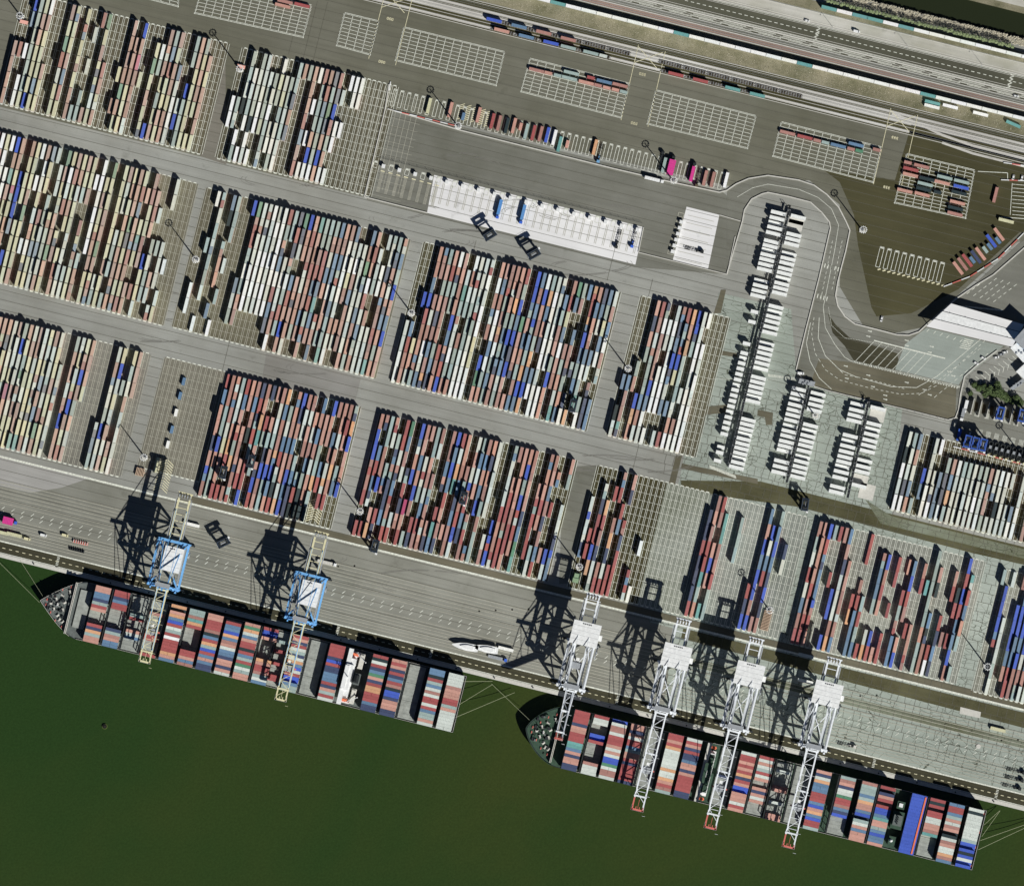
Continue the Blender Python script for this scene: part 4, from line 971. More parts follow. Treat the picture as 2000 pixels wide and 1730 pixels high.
# mooring lines
for i, (a, b, za, zb, wh) in enumerate((((-40,1060),(78,1176),.6,7,'bow of the left ship far out along the quay'),((40,1095),(84,1163),.6,7,'bow of the left ship to the near quay'),((904,1330),(962,1330),7,.6,'stern of the left ship, short upper one'),
      ((897,1375),(962,1336),7,.6,'stern of the left ship to the middle bollard'),((890,1400),(1005,1352),7,.6,'stern of the left ship to the far bollard'),((960,1335),(1034,1405),.6,7,'bow of the right ship, crossing the gap'),
      ((1921,1610),(1953,1582),7,.6,'stern of the right ship, short upper one'),((1917,1632),(1953,1583),7,.6,'stern of the right ship, second one'),((1914,1640),(2030,1600),7,.6,'stern of the right ship, third one'),((1910,1658),(2030,1603),7,.6,'stern of the right ship, lowest one'))):
    mb = MB(); A, B_ = P(*a, za), P(*b, zb); prev = A
    for k in range(1, 9):
        f = k/8; q = A.lerp(B_, f); q.z -= 2.0*math.sin(math.pi*f)*.6; mb.beam(prev, q, .22); prev = q
    tag(mb.build('mooring_line', M_ROPE), 'pale mooring line from the ' + wh, 'mooring line', 'mooring lines')

# ------------------------------------------------------------------ quay cranes
def crane(T, Lp, kind, label, raised=False):
    e = (1088 + .2475*T[0] - T[1])*.9707; ts = 22 - e
    base = off(T, 0, -ts); tip = -ts*S; back = (Lp-ts)*S
    blue = kind == 'blue'; A = M_CRBLUE if blue else M_CRWHITE; Bm = M_CRCREAM if blue else M_CRWHITE
    hx = 12 if blue else 11; gy = 36 if blue else 36; zb = 27; gx = 4.3 if blue else 4.6
    t = empty('quay_crane', P(*base), RZ, label, 'quay crane', 'ship to shore cranes on the quay')
    for sy in (0, gy):
        mb = MB(); mb.box(-hx-1, hx+1, sy-.8, sy+.8, 2.2, 4.0); mb.build('sill_beam', A, t)
        for sx in (-1, 1):
            mb = MB(); mb.beam((sx*hx, sy, 4), (sx*(hx-(0 if blue else 2.2)), sy, zb+2), 1.7, 1.5); mb.build('leg', A, t)
            mb = MB(); mb.box(sx*hx-4.2, sx*hx+4.2, sy-.6, sy+.6, .9, 2.2); b = mb.build('bogie', M_STEELD, t)
            mb = MB()
            for k in range(6): mb.cyl((sx*hx-3.6+1.44*k, sy-.25, .55), (sx*hx-3.6+1.44*k, sy+.25, .55), .5, n=8)
            mb.build('wheel', M_STEELG, b)
        mb = MB(); mb.box(-hx-.6, hx+.6, sy-1.1, sy+1.1, zb+2, zb+4); mb.build('top_beam', A, t)
        mb = MB(); mb.box(-hx+.9, hx-.9, sy-.7, sy+.7, 15, 16.4); mb.build('portal_beam', A, t)
    for sx in (-1, 1):
        xx = sx*(hx-.9 if not blue else hx)
        mb = MB(); mb.box(xx-.7, xx+.7, .9, gy-.9, 15.1, 16.5); mb.build('side_beam', A, t)
        mb = MB(); mb.box(xx-.65, xx+.65, 1.12, gy-1.12, zb+2.2, zb+3.6); mb.build('top_side_beam', A, t)
        for (y0, z0, y1, z1) in ((0,16.5,gy*.5,zb+2),(gy,16.5,gy*.5,zb+2),(0,4.2,gy*.5,15),(gy,4.2,gy*.5,15)):
            mb = MB(); mb.beam((xx,y0,z0),(xx,y1,z1),.8); mb.build('diagonal_brace', A, t)
    for yy in (0, gy):
        for s in (-1, 1):
            mb = MB(); mb.beam((s*(hx-1), yy, 16.4), (0, yy, zb+2), .7); mb.build('diagonal_brace', A, t)
    for s in (-1, 1):
        mb = MB(); mb.beam((s*(hx-1.2), 1, 15.8), (-s*(hx-1.2), gy-1, 15.8-.2*s), .6); mb.build('plan_brace', A, t)
        mb = MB(); mb.beam((s*(gx+.6), gy, zb+3.8), (s*(hx-1.4), gy*.5, zb+2.9), .7); mb.build('plan_brace', A, t)
        mb = MB(); mb.box(s*(hx-2)-.6, s*(hx-2)+.6, 1.3, gy-1.3, zb+3.7, zb+3.8)
        for k in range(12): mb.beam((s*(hx-1.5), 1.5+k*2.9, zb+3.8), (s*(hx-1.5), 1.5+k*2.9, zb+4.8), .08)
        mb.beam((s*(hx-1.5), 1.4, zb+4.8), (s*(hx-1.5), gy-1.4, zb+4.8), .09); mb.build('portal_walkway', M_STEELG, t)
    if blue:
        for sx in (-1, 1):
            for y0, y1 in ((0,7),(gy,gy-7)): mb = MB(); mb.beam((sx*hx,y0,zb+4),(sx*(hx-5),y1,zb+4.4),1.2); mb.build('corner_brace', A, t)
    # bridge and boom
    for sx in (-1, 1):
        mb = MB(); mb.box(sx*gx-.7, sx*gx+.7, -3, back, zb+.2, zb+1.95); mb.build('bridge_girder', Bm, t)
        mb = MB(); mb.box(sx*(gx+1.6)-.5, sx*(gx+1.6)+.5, 2, back-6, zb+1, zb+1.12)
        for k in range(int((back-8)/3)): mb.beam((sx*(gx+2.05), 2+3*k, zb+1.1), (sx*(gx+2.05), 2+3*k, zb+2.1), .07)
        mb.beam((sx*(gx+2.05), 2, zb+2.1), (sx*(gx+2.05), back-6, zb+2.1), .08); mb.build('walkway', M_STEELG, t)
    mb = MB(); y = gy+6
    while y < back: mb.beam((-gx, y, zb+1.2), (gx, y, zb+1.2), .5); y += 5.2
    mb.box(-gx-1.5, gx+1.5, back-1.2, back, zb+.2, zb+2.4); mb.build('bridge_tie', Bm, t)
    mb = MB(); yb = back-3
    for k in range(5): mb.cbox(-gx+k*2*gx/4, yb, .9, 2.2, zb+2.4, zb+4+.4*(k % 2))
    mb.beam((-gx-2,yb-2,zb+3),(gx+2,yb-2,zb+3),.4); mb.build('rope_sheaves', M_STEELG if blue else M_CRWHITE, t)
    el = math.radians(33) if raised else 0
    Lb = -tip - 3
    if raised: Lb = (-tip-3)/math.cos(el)
    pt = lambda d, x, dz=0: (x, -3 - d*math.cos(el) - dz*math.sin(el)*0, zb + 1.1 + d*math.sin(el) + dz)
    gb = gx*(.55 if raised else .9)
    for sx in (-1, 1):
        mb = MB(); mb.beam(pt(0, sx*gb), pt(Lb*.87, sx*gb), 1.15, 1.7); g = mb.build('boom_girder', Bm, t)
        mb = MB(); mb.beam(pt(Lb*.87+.1, sx*gb), pt(Lb, sx*gb), 1.1, 1.6); mb.build('boom_end', Bm if blue or sx > 0 else M_RED, g)
    mb = MB(); d = 2.0; k = 0; st = 8.6 if not blue else 6.2
    while d < Lb*.86:
        mb.beam(pt(d,-gb,.4), pt(d,gb,.4), .4); 
        a, b = ((-gb, gb) if k % 2 else (gb, -gb))
        if d + st < Lb: mb.beam(pt(d,a,.4), pt(d+st,b,.4), .4)
        d += st; k += 1
    mb.build('boom_lattice', Bm, t)
    mb = MB()
    for f in (.0, .42, .86): mb.beam(pt(Lb*f-.6,-gb-.9,.9), pt(Lb*f-.6,gb+.9,.9), 1.3, .5)
    for q in range(6): mb.beam(pt(Lb*.2*q+3, gb+.6,.3), pt(Lb*.2*q+3, gb+3,.3), .18)
    mb.build('boom_tie', Bm, t)
    mb = MB(); mb.beam(pt(Lb-.6,-gb-.8,.2), pt(Lb-.6,gb+.8,.2), 1.6, 1.2)
    for k in range(4): mb.beam(pt(Lb-1,-gb+k*2*gb/3,1), pt(Lb-3.2,-gb+k*2*gb/3,1), .5)
    mb.beam(pt(Lb-2,0,.5), pt(Lb-9,0,.5), .25); mb.build('tip_platform', M_CRCREAM if blue else M_RED, t)
    mb = MB()
    for sx in (-1, 1): mb.beam(pt(Lb+.2, sx*(gb+.9), .5), pt(Lb-4, sx*(gb+.9), .9), .12)
    mb.beam(pt(Lb+.2,-gb-.9,.9), pt(Lb+.2,gb+.9,.9), .12); mb.build('tip_railing', M_STEELG, t)
    # machinery house
    hy, hl, hw_ = (22.5, 19, 7.4) if blue else (43.5, 18, 10.8); hc = 2.2 if blue else .9
    mb = MB(); mb.box(hc-hw_, hc+hw_, hy-hl/2, hy+hl/2, zb+2.0+(1.7 if blue else 0), zb+7.5)
    mb.box(hc-hw_-.15, hc+hw_+.15, hy-hl/2-.15, hy+hl/2+.15, zb+7.5, zb+7.75)
    if not blue: mb.box(hc+hw_, hc+hw_+2.6, hy-3, hy+1.5, zb+3, zb+6.2)
    h = mb.build('machinery_house', M_WHITE, t)
    mb = MB()
    for k in range(5 if not blue else 3): mb.cbox(hc-3+1.5*k, hy+hl/2-1.6, .8, .5, zb+7.75, zb+8.3)
    mb.build('roof_vent', M_STEELD, h)
    mb = MB()
    for k in range(4): mb.box(hc-hw_+.3, hc+hw_-.3, hy-hl/2+hl*(k+1)/5-.06, hy-hl/2+hl*(k+1)/5+.06, zb+7.75, zb+7.83)
    mb.build('roof_seam', M_STEELG, h)
    # apex, stays
    ay = 1.5; az = zb+19
    for sx in (-1, 1):
        mb = MB(); mb.beam((sx*(hx-3), 0, zb+4), (sx*gx*.8, ay, az), 1.0); mb.build('apex_leg', A, t)
        mb = MB(); mb.beam((sx*gx*.8, ay, az), (sx*(hx-4), gy, zb+4), .7); mb.build('back_leg', A, t)
        mb = MB(); mb.beam((sx*gx*.8, ay, az), (sx*gx, back-14, zb+2.2), .35); mb.build('backstay', A, t)
        for f in (.45, .82):
            mb = MB(); mb.beam((sx*gx*.8, ay, az-.5), pt(Lb*f, sx*gb, 1), .32); mb.build('forestay', A, t)
    mb = MB(); mb.box(-gx-.6, gx+.6, ay-.7, ay+.7, az-.4, az+.8); mb.beam((-gx*1.1,.8,az-7),(gx*1.1,.8,az-7),.6); mb.build('apex_beam', A, t)
    mb = MB(); mb.box(-gx-1.5, gx+1.5, ay-1.8, ay+1.8, az+.85, az+.95)
    for k in range(6): mb.beam((-gx-1.4+k*1.9,ay-1.7,az+.9),(-gx-1.4+k*1.9,ay-1.7,az+1.9),.08)
    mb.build('apex_platform', M_STEELG, t)
    # hinge machinery, cab, trolley, stairs
    mb = MB(); r2 = random.Random(7)
    for k in range(16): mb.cbox(r2.uniform(-hx+1,hx-1), r2.uniform(-2.6,3), r2.uniform(.5,1.8), r2.uniform(.5,1.6), zb+4.05+.013*k, zb+4.6+r2.uniform(.1,1.6))
    stuff(mb.build('hinge_machinery', A, t))
    ty = -Lb*.62 if not raised else 18
    mb = MB(); mb.box(-gx-.2, gx+.2, ty-3, ty+3, zb-1.0, zb+.1); mb.box(-gx+.8, gx-.8, ty-2.2, ty+2.2, zb+.1, zb+1.0); mb.build('trolley', M_STEELG, t)
    mb = MB(); mb.box(-1.3, 1.3, ty+3.4, ty+6, zb-3.4, zb-.6); c = mb.build('operator_cab', M_WHITE, t)
    MB().box(-1.2, 1.2, ty+3.32, ty+3.42, zb-3, zb-1).build('cab_window', M_GLASS, c)
    mb = MB(); mb.box(-6, 6, ty-.6, ty+.6, 18, 18.6)
    for sx in (-1, 1):
        for sy in (-1, 1): mb.beam((sx*2.2, ty+sy*1.4, zb-1), (sx*2.2, ty+sy*.4, 18.6), .08)
    mb.build('spreader', M_RED, t)
    mb = MB(); sx = -hx-1.6 if blue else hx+1.8
    for k in range(5):
        z0 = 2.5+5*k; y0, y1 = ((gy-5, gy-.5) if k % 2 else (gy-.5, gy-5)); mb.beam((sx, y0, z0), (sx, y1, z0+5), .9, .12); mb.box(sx-.7, sx+.7, y1-.7, y1+.7, z0+4.95, z0+5.05+.01*k)
    for yy in (gy-5.6, gy): mb.beam((sx,yy,2),(sx,yy,zb+3),.25)
    mb.build('stair_tower', M_STEELG, t)
    mb = MB(); mb.cyl((hx+1.2, gy-8, 8), (hx+2.0, gy-8, 8), 2.6, n=16); mb.build('cable_reel', M_STEELG, t)
    return t
crane((284,1292), 340, 'blue', 'blue quay crane with cream boom over the bow end of the left ship')
crane((549,1366), 338, 'blue', 'blue quay crane with cream boom over the middle of the left ship')
crane((1090,1440), 290, 'white', 'white quay crane at the green bow of the right ship, its boom raised', True)
crane((1243,1580), 384, 'white', 'white quay crane second from the bow of the right ship, red boom tip')
crane((1385,1615), 382, 'white', 'white quay crane above the green wheelhouse roof of the right ship, red boom tip')
crane((1537,1652), 380, 'white', 'white quay crane nearest the stern of the right ship, red boom tip')
mb = MB()
for e in (22, 22+90):
    mb.wall([W2(Q(-900,e)), W2(Q(2600,e))], .14, .05, .16)
struct(mb.build('crane_rails', M_STEELD))
# ------------------------------------------------------------------ floodlight masts
MASTS = [((42,34),'by the top left block'),((470,137),'at the top corner of the white block'),((895,248),'on the barrier below the trailer slots'),((1315,354),'by the pink loads, near the road bend'),
         ((1684,450),'standing in the dark yard'),((384,508),'between the left middle and central left blocks'),((804,612),'left of the central right block'),((1226,720),'beside the narrow block'),
         ((283,893),'below the lower left block'),((704,998),'between the two red blocks'),((1131,1106),'at the half empty grid'),((1592,812),'among the refrigerated containers'),((1502,1190),'right of the long blue rows'),
         ((1926,1300),'in the mossy aisle at right'),((2006,903),'in the workshop yard')]
def make_mast(c, where):
    t = empty('floodlight_mast', P(*c), 0, 'tall steel floodlight mast with ring of lamps, ' + where, 'light mast', 'floodlight masts in the yard')
    mb = MB(); mb.box(-2.2,2.2,-1.6,1.6,0,1.0); mb.box(.9,2.0,-1.2,.2,1.0,2.2); mb.build('base', M_CONC, t)
    mb = MB(); mb.cyl((0,0,1),(0,0,28.5),.62,.3,10); mb.build('pole', M_STEELG, t)
    mb = MB(); mb.ring((0,0,28),2.2,.16,20,5)
    for k in range(4): a = k*math.pi/2; mb.beam((0,0,28),(2.2*math.cos(a),2.2*math.sin(a),28),.14)
    mb.build('lamp_ring', M_WHITE, t)
    mb = MB(); mb.box(-.42,.42,-.3,.3,-.35,.25); lm_ = mb.mesh('lamp', M_WHITE)
    for k in range(12):
        a = k*math.pi/6; o = bpy.data.objects.new('lamp', lm_); COL.objects.link(o); o.parent = t
        o.location = (2.55*math.cos(a), 2.55*math.sin(a), 27.9); o.rotation_euler = (0, .3, a)
    return t
m0 = make_mast(*MASTS[0])
for c, wh in MASTS[1:]: copy_tree(m0, P(*c), 0, 'tall steel floodlight mast with ring of lamps, ' + wh)

# ------------------------------------------------------------------ straddle carriers
def make_carrier(c, rz, label, body, group='straddle carriers at work'):
    t = empty('straddle_carrier', P(*c), rz, label, 'straddle carrier', group)
    hx, hy, H = 4.7, 2.15, 12.6
    for sy in (-1, 1):
        mb = MB(); mb.box(-hx-.5, hx+.5, sy*hy-.55, sy*hy+.55, .9, 2.1); mb.build('sill', body, t)
        mb = MB()
        for k in range(4): x = -3.9+2.6*k; mb.cyl((x, sy*hy-.3, .75), (x, sy*hy+.3, .75), .75, n=12)
        mb.build('wheels', M_TYRE, t)
        mb = MB(); mb.box(-hx-.3, hx+.3, sy*hy-.6, sy*hy+.6, H-1.2, H+.1); mb.build('top_beam', body, t)
        for sx in (-1, 1):
            mb = MB(); mb.beam((sx*3.9, sy*hy, 1.9), (sx*3.9, sy*hy, H-1.2), 1.1, .9); mb.build('leg', body, t)
    for x in (-4.2, 4.2):
        mb = MB(); mb.box(x-.7, x+.7, -hy+.6, hy-.6, H-1.1, H-.02); mb.build('cross_beam', body, t)
    mb = MB(); mb.box(2.0, 3.7, -hy+.5, hy-.5, H-.7, H+.7); mb.box(-3.6,-2.2,-hy+.5, hy-.5, H-.6, H+.3)
    mb.cyl((2.4,-1,H+.7),(2.4,-1,H+1.5),.2); mb.build('engine_housing', M_STEELD, t)
    mb = MB(); mb.box(4.7, 6.3, hy-.9, hy+.8, H-2.6, H-.4); mb.box(4.75,6.25,hy-.85,hy+.75,H-.4,H-.25); c_ = mb.build('operator_cab', M_WHITE, t)
    MB().box(6.31, 6.36, hy-.8, hy+.7, H-2.2, H-.7).build('cab_window', M_GLASS, c_)
    mb = MB(); mb.box(-5.2, 5.2, -.5, .5, 8.2, 8.6)
    for sx in (-1, 1):
        mb.box(sx*5.2-.2, sx*5.2+.2, -1.1, 1.1, 8.1, 8.5)
        for sy in (-1, 1): mb.beam((sx*3, sy*.7, 8.6), (sx*3, sy*.7, H-.6), .08)
    mb.build('spreader', M_STEELG, t)
    mb = MB()
    for sy in (-1, 1):
        for k in range(7): mb.beam((-4.6+1.5*k, sy*(hy+.35), H+.1), (-4.6+1.5*k, sy*(hy+.35), H+1.1), .07)
        mb.beam((-4.6, sy*(hy+.35), H+1.1), (4.5, sy*(hy+.35), H+1.1), .07)
    mb.build('railing', M_STEELG, t)
    return t
CAR = [((957,460),.55,'driving below the white apron, left one'),((1043,497),.5,'driving below the white apron, right one'),((437,1060),.45,'crossing the quay lanes right of the first blue crane'),
       ((733,1066),RU,'leaving the red block onto the quay'),((1572,985),RU+.1,'on the mossy lane under the refrigerated racks'),((1119,792),RU,'inside the central right block'),
       ((437,922),RU,'inside the red block, lower left part'),((491,901),RU,'inside the red block, right of another carrier'),((905,972),RU,'inside the red block at quay centre')]
c0 = make_carrier(CAR[0][0], CAR[0][1], 'dark blue straddle carrier ' + CAR[0][2], M_NAVY)
for c, r, l in CAR[1:]: copy_tree(c0, P(*c), r, 'dark blue straddle carrier ' + l)
b0 = make_carrier((1889,862), RU, 'bright blue straddle carrier parked in the workshop yard, first from left', mat('parked_carrier_blue', (50,84,164), .5, .15), 'carriers parked in the workshop yard')
for k, (c, l) in enumerate((((1904,866),'second from left'),((1919,869),'third from left'),((1953,807),'upper row, left'),((1995,812),'upper row, right'))):
    copy_tree(b0, P(*c), RU, 'bright blue straddle carrier parked in the workshop yard, ' + l)

# ------------------------------------------------------------------ rail wagons
def make_wagon(c, label):
    t = empty('rail_wagon', P(*c, .2), RV, label, 'rail wagon', 'container wagons on the sidings')
    mb = MB(); Lw = 18.4
    for s in (-1, 1): mb.box(-Lw/2, Lw/2, s*1.15-.16, s*1.15+.16, .55, 1.0)
    mb.box(-Lw/2, Lw/2, -.2, .2, .56, .95); mb.build('frame', M_RUST, t)
    mb = MB(); mb.box(-.15,.15,-1.25,1.25,.97,1.06); cm = mb.mesh('cross_member', M_STEELG)
    for k in range(9):
        o = bpy.data.objects.new('cross_member', cm); COL.objects.link(o); o.parent = t; o.location = (-8.4+2.1*k, 0, .03)
    for x in (-6.4, 6.4):
        mb = MB(); mb.box(x-1.5, x+1.5, -.9, .9, .1, .5); b = mb.build('bogie', M_STEELD, t)
        mb = MB()
        for dx in (-.9, .9):
            for s in (-1, 1): mb.cyl((x+dx, s*.7, .25), (x+dx, s*.85, .25), .42, n=10)
        mb.build('wheels', M_STEELD, b)
    for x in (-Lw/2, Lw/2):
        mb = MB()
        for s in (-1, 1): mb.cyl((x, s*.85, .8), (x + (.5 if x > 0 else -.5), s*.85, .8), .2)
        mb.build('buffer', M_STEELG, t)
    return t
w0 = None
for d, nm, spans in ((48.3,'far',((-38,240),(308,600))),(64.2,'near',((-26,238),(316,505)))):
    k = 0
    for a0, a1 in spans:
        a = a0 + 24
        while a < a1:
            k += 1; c = D(a, d); lb = 'rusty skeletal container wagon, %s from left on the %s siding' % (ordn(k), nm)
            w0 = make_wagon(c, lb) if w0 is None else (copy_tree(w0, P(*c, .2), RV, lb) and w0)
            a += 48.3

# ------------------------------------------------------------------ road vehicles
def make_car(c, rz, label, m, van=False, group=None):
    t = empty('parked_van' if van else 'parked_car', P(*c, .05), rz, label, 'van' if van else 'car', group)
    l, w, h = (5.2, 2.0, 1.3) if van else (4.3, 1.75, .8)
    mb = MB(); mb.prism([(-l/2,-w*.42),(-l/2+.15,-w/2),(l/2-.5,-w/2),(l/2,-w*.36),(l/2,w*.36),(l/2-.5,w/2),(-l/2+.15,w/2),(-l/2,w*.42)], .25, h)
    if van: mb.prism([(-l/2+.1,-.9),(l/2-1.5,-.9),(l/2-1.5,.9),(-l/2+.1,.9)], h, 2.3)
    mb.build('body', m, t)
    if van: MB().prism([(l/2-1.5,-.8),(l/2-.9,-.75),(l/2-.9,.75),(l/2-1.5,.8)], h, h+.7).build('windscreen', M_GLASS, t)
    else:
        mb = MB(); mb.prism([(-1.5,-.68),(.7,-.68),(.7,.68),(-1.5,.68)], h, h+.55, poly0=[(-1.9,-.8),(1.2,-.8),(1.2,.8),(-1.9,.8)]); mb.build('windows', M_GLASS, t)
        MB().box(-1.35,.45,-.64,.64,h+.55,h+.6).build('roof', m, t)
    wm = MB().cyl((0,-.12,0),(0,.12,0),.33,n=10).mesh('wheel', M_TYRE)
    for sx in (-1, 1):
        for sy in (-1, 1):
            o = bpy.data.objects.new('wheel', wm); COL.objects.link(o); o.parent = t; o.location = (sx*l*.31, sy*(w/2-.14), .33)
    return t
def make_truck(c, rz, label, cab, load=None, loadm=None, flat=False, lw=2.5, L=12.4):
    t = empty('semi_truck', P(*c, .05), rz, label, 'truck')
    mb = MB(); x = L/2
    mb.box(x+.6, x+2.9, -1.22, 1.22, .6, 3.0); mb.box(x+.8, x+2.4, -1.1, 1.1, 3.0, 3.25); mb.box(x-3.2, x+.6, -.5, .5, .6, 1.0)
    cc = mb.build('tractor_cab', cab, t); MB().box(x+2.91, x+2.97, -1.1, 1.1, 1.7, 2.7).build('windscreen', M_GLASS, cc)
    mb = MB()
    for s in (-1, 1): mb.box(-x, x, s*.6-.12, s*.6+.12, 1.05, 1.3)
    for k in range(7): mb.box(-x+.1+k*L/6.4, -x+.4+k*L/6.4, -1.2, 1.2, 1.3, 1.38)
    mb.build('trailer_frame', M_STEELD, t)
    mb = MB()
    for xx in (-x+1.2, -x+2.5, -x+3.8, x-2.3, x+1.8):
        for s in (-1, 1): mb.cyl((xx, s*1.0-.16, .5), (xx, s*1.0+.16, .5), .5, n=10)
    mb.build('wheels', M_TYRE, t)
    if load:
        mb = MB(); mb.box(-x+.1, x-.2, -lw/2, lw/2, 1.4, load)
        for k in range(6): mb.box(-x+.4+k*(L-1)/6, -x+.4+(k+.5)*(L-1)/6, -lw/2+.2, lw/2-.2, load, load+.05)
        mb.build('cargo', loadm, t)
    return t
make_truck((976,405), RU, 'blue semi truck with a mid blue trailer on the white apron, left one', M_BLUE, 3.9, mat('trailer_blue',(86,140,200),.5,.1))
make_truck((1022,415), RU, 'blue semi truck with a mid blue trailer on the white apron, right one', M_BLUE, 3.9, mat('trailer_blue',(92,142,196),.5,.1))
make_truck((1239,462), RU, 'blue tractor with empty low trailer at the right end of the apron', M_BLUE)
make_truck((1208,463), RU, 'dark tractor with bare skeletal trailer backed onto the apron', M_STEELD)
make_truck((1352,487), RV, 'dark tractor with bare skeletal trailer on the smaller apron', M_STEELD)
make_truck((1274,350), RV, 'white semi truck driving along the barrier above the apron', M_WHITE, 3.9, M_WHITE)
make_truck((1311,327), RU+math.pi, 'wide magenta covered load on a trailer among the slots', M_STEELD, 4.6, M_MAG, lw=5.2)
make_truck((1352,340), RU+math.pi, 'narrow magenta covered trailer right of the wide magenta load', M_STEELD, 3.9, M_MAG)
make_truck((1290,318), RU+math.pi, 'dark empty trailer with tractor left of the wide magenta load', M_STEELD)
make_truck((1173,296), RU, 'mid blue skeletal trailer with tractor beside the orange container', mat('trailer_frame_blue',(110,160,200)))
make_truck((1365,343), RU, 'rust brown trailer with tractor right of the magenta trailer', M_RUST)
make_truck((16,1017), RV, 'magenta covered load pulled by a blue tractor on the quay', M_BLUE, 4.2, M_MAG, lw=5.6, L=8.5)
make_truck((635,1098), RV, 'white flatbed truck under the second blue crane', M_WHITE, 2.2, M_CONC)
make_truck((1650,1453), RV, 'white tractor with bare trailer beside the rightmost white crane', M_CONC)
make_truck((968,1284), RV, 'blue tractor with grey flatbed trailer below the white boats', M_BLUE, 1.7, M_STEELG)
for i, c in enumerate(((1980,1504),(1977,1519),(1972,1535))): make_truck(c, RV, 'dark tractor with skeletal trailer waiting on the quay at right, %s from top' % ordn(i+1), M_STEELD)
for i, (c, m, w) in enumerate((((53,1052),M_CRCREAM,'beige'),((85,1045),M_WHITE,'white'),((127,1045),M_CRCREAM,'beige, rightmost'))): make_car(c, RV, '%s van parked on the quay lanes at left' % w, m, True, 'vans on the quay')
for c, m, l in (((157,1059),M_RED,'red flat rack with stub posts lying on the quay at left'),((150,1074),M_STEELD,'dark flat rack with stub posts lying on the quay at left')):
    t = empty('flat_rack', P(*c), RZ, l, 'flat rack')
    MB().box(-6,6,-1.2,1.2,.1,.6).build('bed', m, t)
    pm = MB().box(-.25,.25,-1.1,1.1,.6,1.7).mesh('stake', M_CONC if m is M_RED else m)
    for k in range(7): o = bpy.data.objects.new('stake', pm); COL.objects.link(o); o.parent = t; o.location = (-5.4+1.8*k,0,0)
for c, rz, m, l, v in (((1906,709),-.5,M_WHITE,'white car at the lane edge beside the car park, lower one',0),((1920,699),-.5,M_WHITE,'white car at the lane edge beside the car park, upper one',0),((1946,698),.2,M_WHITE,'white car in the car park, left of the top three',0),
    ((1956,692),.2,M_STEELG,'grey car in the car park, middle of the top three',0),((1963,688),.2,M_WHITE,'white car in the car park, right of the top three',0),((1915,729),-.1,M_STEELD,'dark car near the left corner of the car park',0),
    ((1939,737),-1.5,M_STEELD,'dark car alone in the middle of the car park',0),((1673,62),-.25,M_WHITE,'white van on the gravel strip beside the highway',1),((1979,347),RU,M_WHITE,'white car by the red kerb at the right edge, left one',0),
    ((1996,348),RU,M_WHITE,'white car by the red kerb at the right edge, right one',0),((1564,729),-.1,M_WHITE,'white van beside the gatehouse below the curved road',1),((1722,623),RU,M_WHITE,'white car alone on the dark paving inside the bend',0),
    ((1984,188),RV,M_WHITE,'white car on the highway at the right edge',0),((1576,41),RV,M_WHITE,'white car parked on the gravel beside the highway',0),((1894,848),RU,M_WHITE,'white car in the workshop yard by the fence',0)):
    make_car(c, rz, l, m, bool(v))
for i, c in enumerate(((1887,790),(1881,806),(1874,845))): make_truck(c, RU, ('white tank truck','white box truck','blue box truck')[i] + ' parked along the workshop fence', (M_WHITE,M_WHITE,M_BLUE)[i], 3.4, (M_WHITE,M_STEELG,M_BLUE)[i], L=7)

# ------------------------------------------------------------------ boats ashore, buoy
def make_boat(c, rz, label, L=21):
    t = empty('yacht', P(*c), rz, label, 'boat', 'white boats stored on the quay')
    pts = [(-L/2,0),(-L/2+2,1.0),(-L/2+6,2.2),(-L/2+12,3.0),(L/2-2,2.8),(L/2,2.4)]; pl = pts + [(x,-y) for x, y in pts[:0:-1]]
    lo = [(x*.9+.6, y*.35) for x, y in pl]
    MB().prism(pl, 1.6, 4.2, poly0=lo).build('hull', M_WHITE, t)
    mb = MB(); mb.prism([(x*.5+1.5, y*.55) for x, y in pl], 4.2, 5.2); mb.box(L/2-6,L/2-2.4,-1.3,1.3,4.2,4.7); mb.build('coachroof', M_WHITE, t)
    mb = MB()
    for x in (-L*.25, L*.25): mb.box(x-.2,x+.2,-2,2,0,1.7); mb.beam((x,-2,0),(x,-2.4,3),.2); mb.beam((x,2,0),(x,2.4,3),.2)
    mb.build('cradle', M_STEELD, t); return t
make_boat((908,1262), RV+.06, 'white yacht hull on a cradle on the quay, left one')
make_boat((947,1266), RV+.06, 'white yacht hull on a cradle on the quay, right one')
t = empty('mooring_buoy', P(204,1418,-3), 0, 'small dark round mooring buoy alone in the green water', 'buoy')
mb = MB(); mb.cyl((0,0,-.5),(0,0,1.0),1.9,1.7,16); mb.cyl((0,0,1.0),(0,0,1.3),1.0,.8,12); mb.build('float', M_TYRE, t); MB().ring((0,0,1.5),.4,.08,10,4).build('ring', M_RUST, t)
MB().ring((0,0,.35),2.0,.28,18,5).build('fender', mat('algae',(84,96,44),.9), t)
# quay bollards and fenders
bm_ = MB(); bm_.cyl((0,0,0),(0,0,.9),.35,.5,10); bm_.cyl((0,0,.9),(0,0,1.1),.6,.6,10); bmesh_ = bm_.mesh('quay_bollard', M_STEELD)
for k in range(28):
    x = -10 + 75*k; c = Q(x, 3.5)
    o = bpy.data.objects.new('quay_bollard', bmesh_); COL.objects.link(o); o.location = P(*c, .05)
    tag(o, 'dark mooring bollard on the pale quay edge, %s from left' % ordn(k+1), 'bollard', 'bollards along the quay edge')

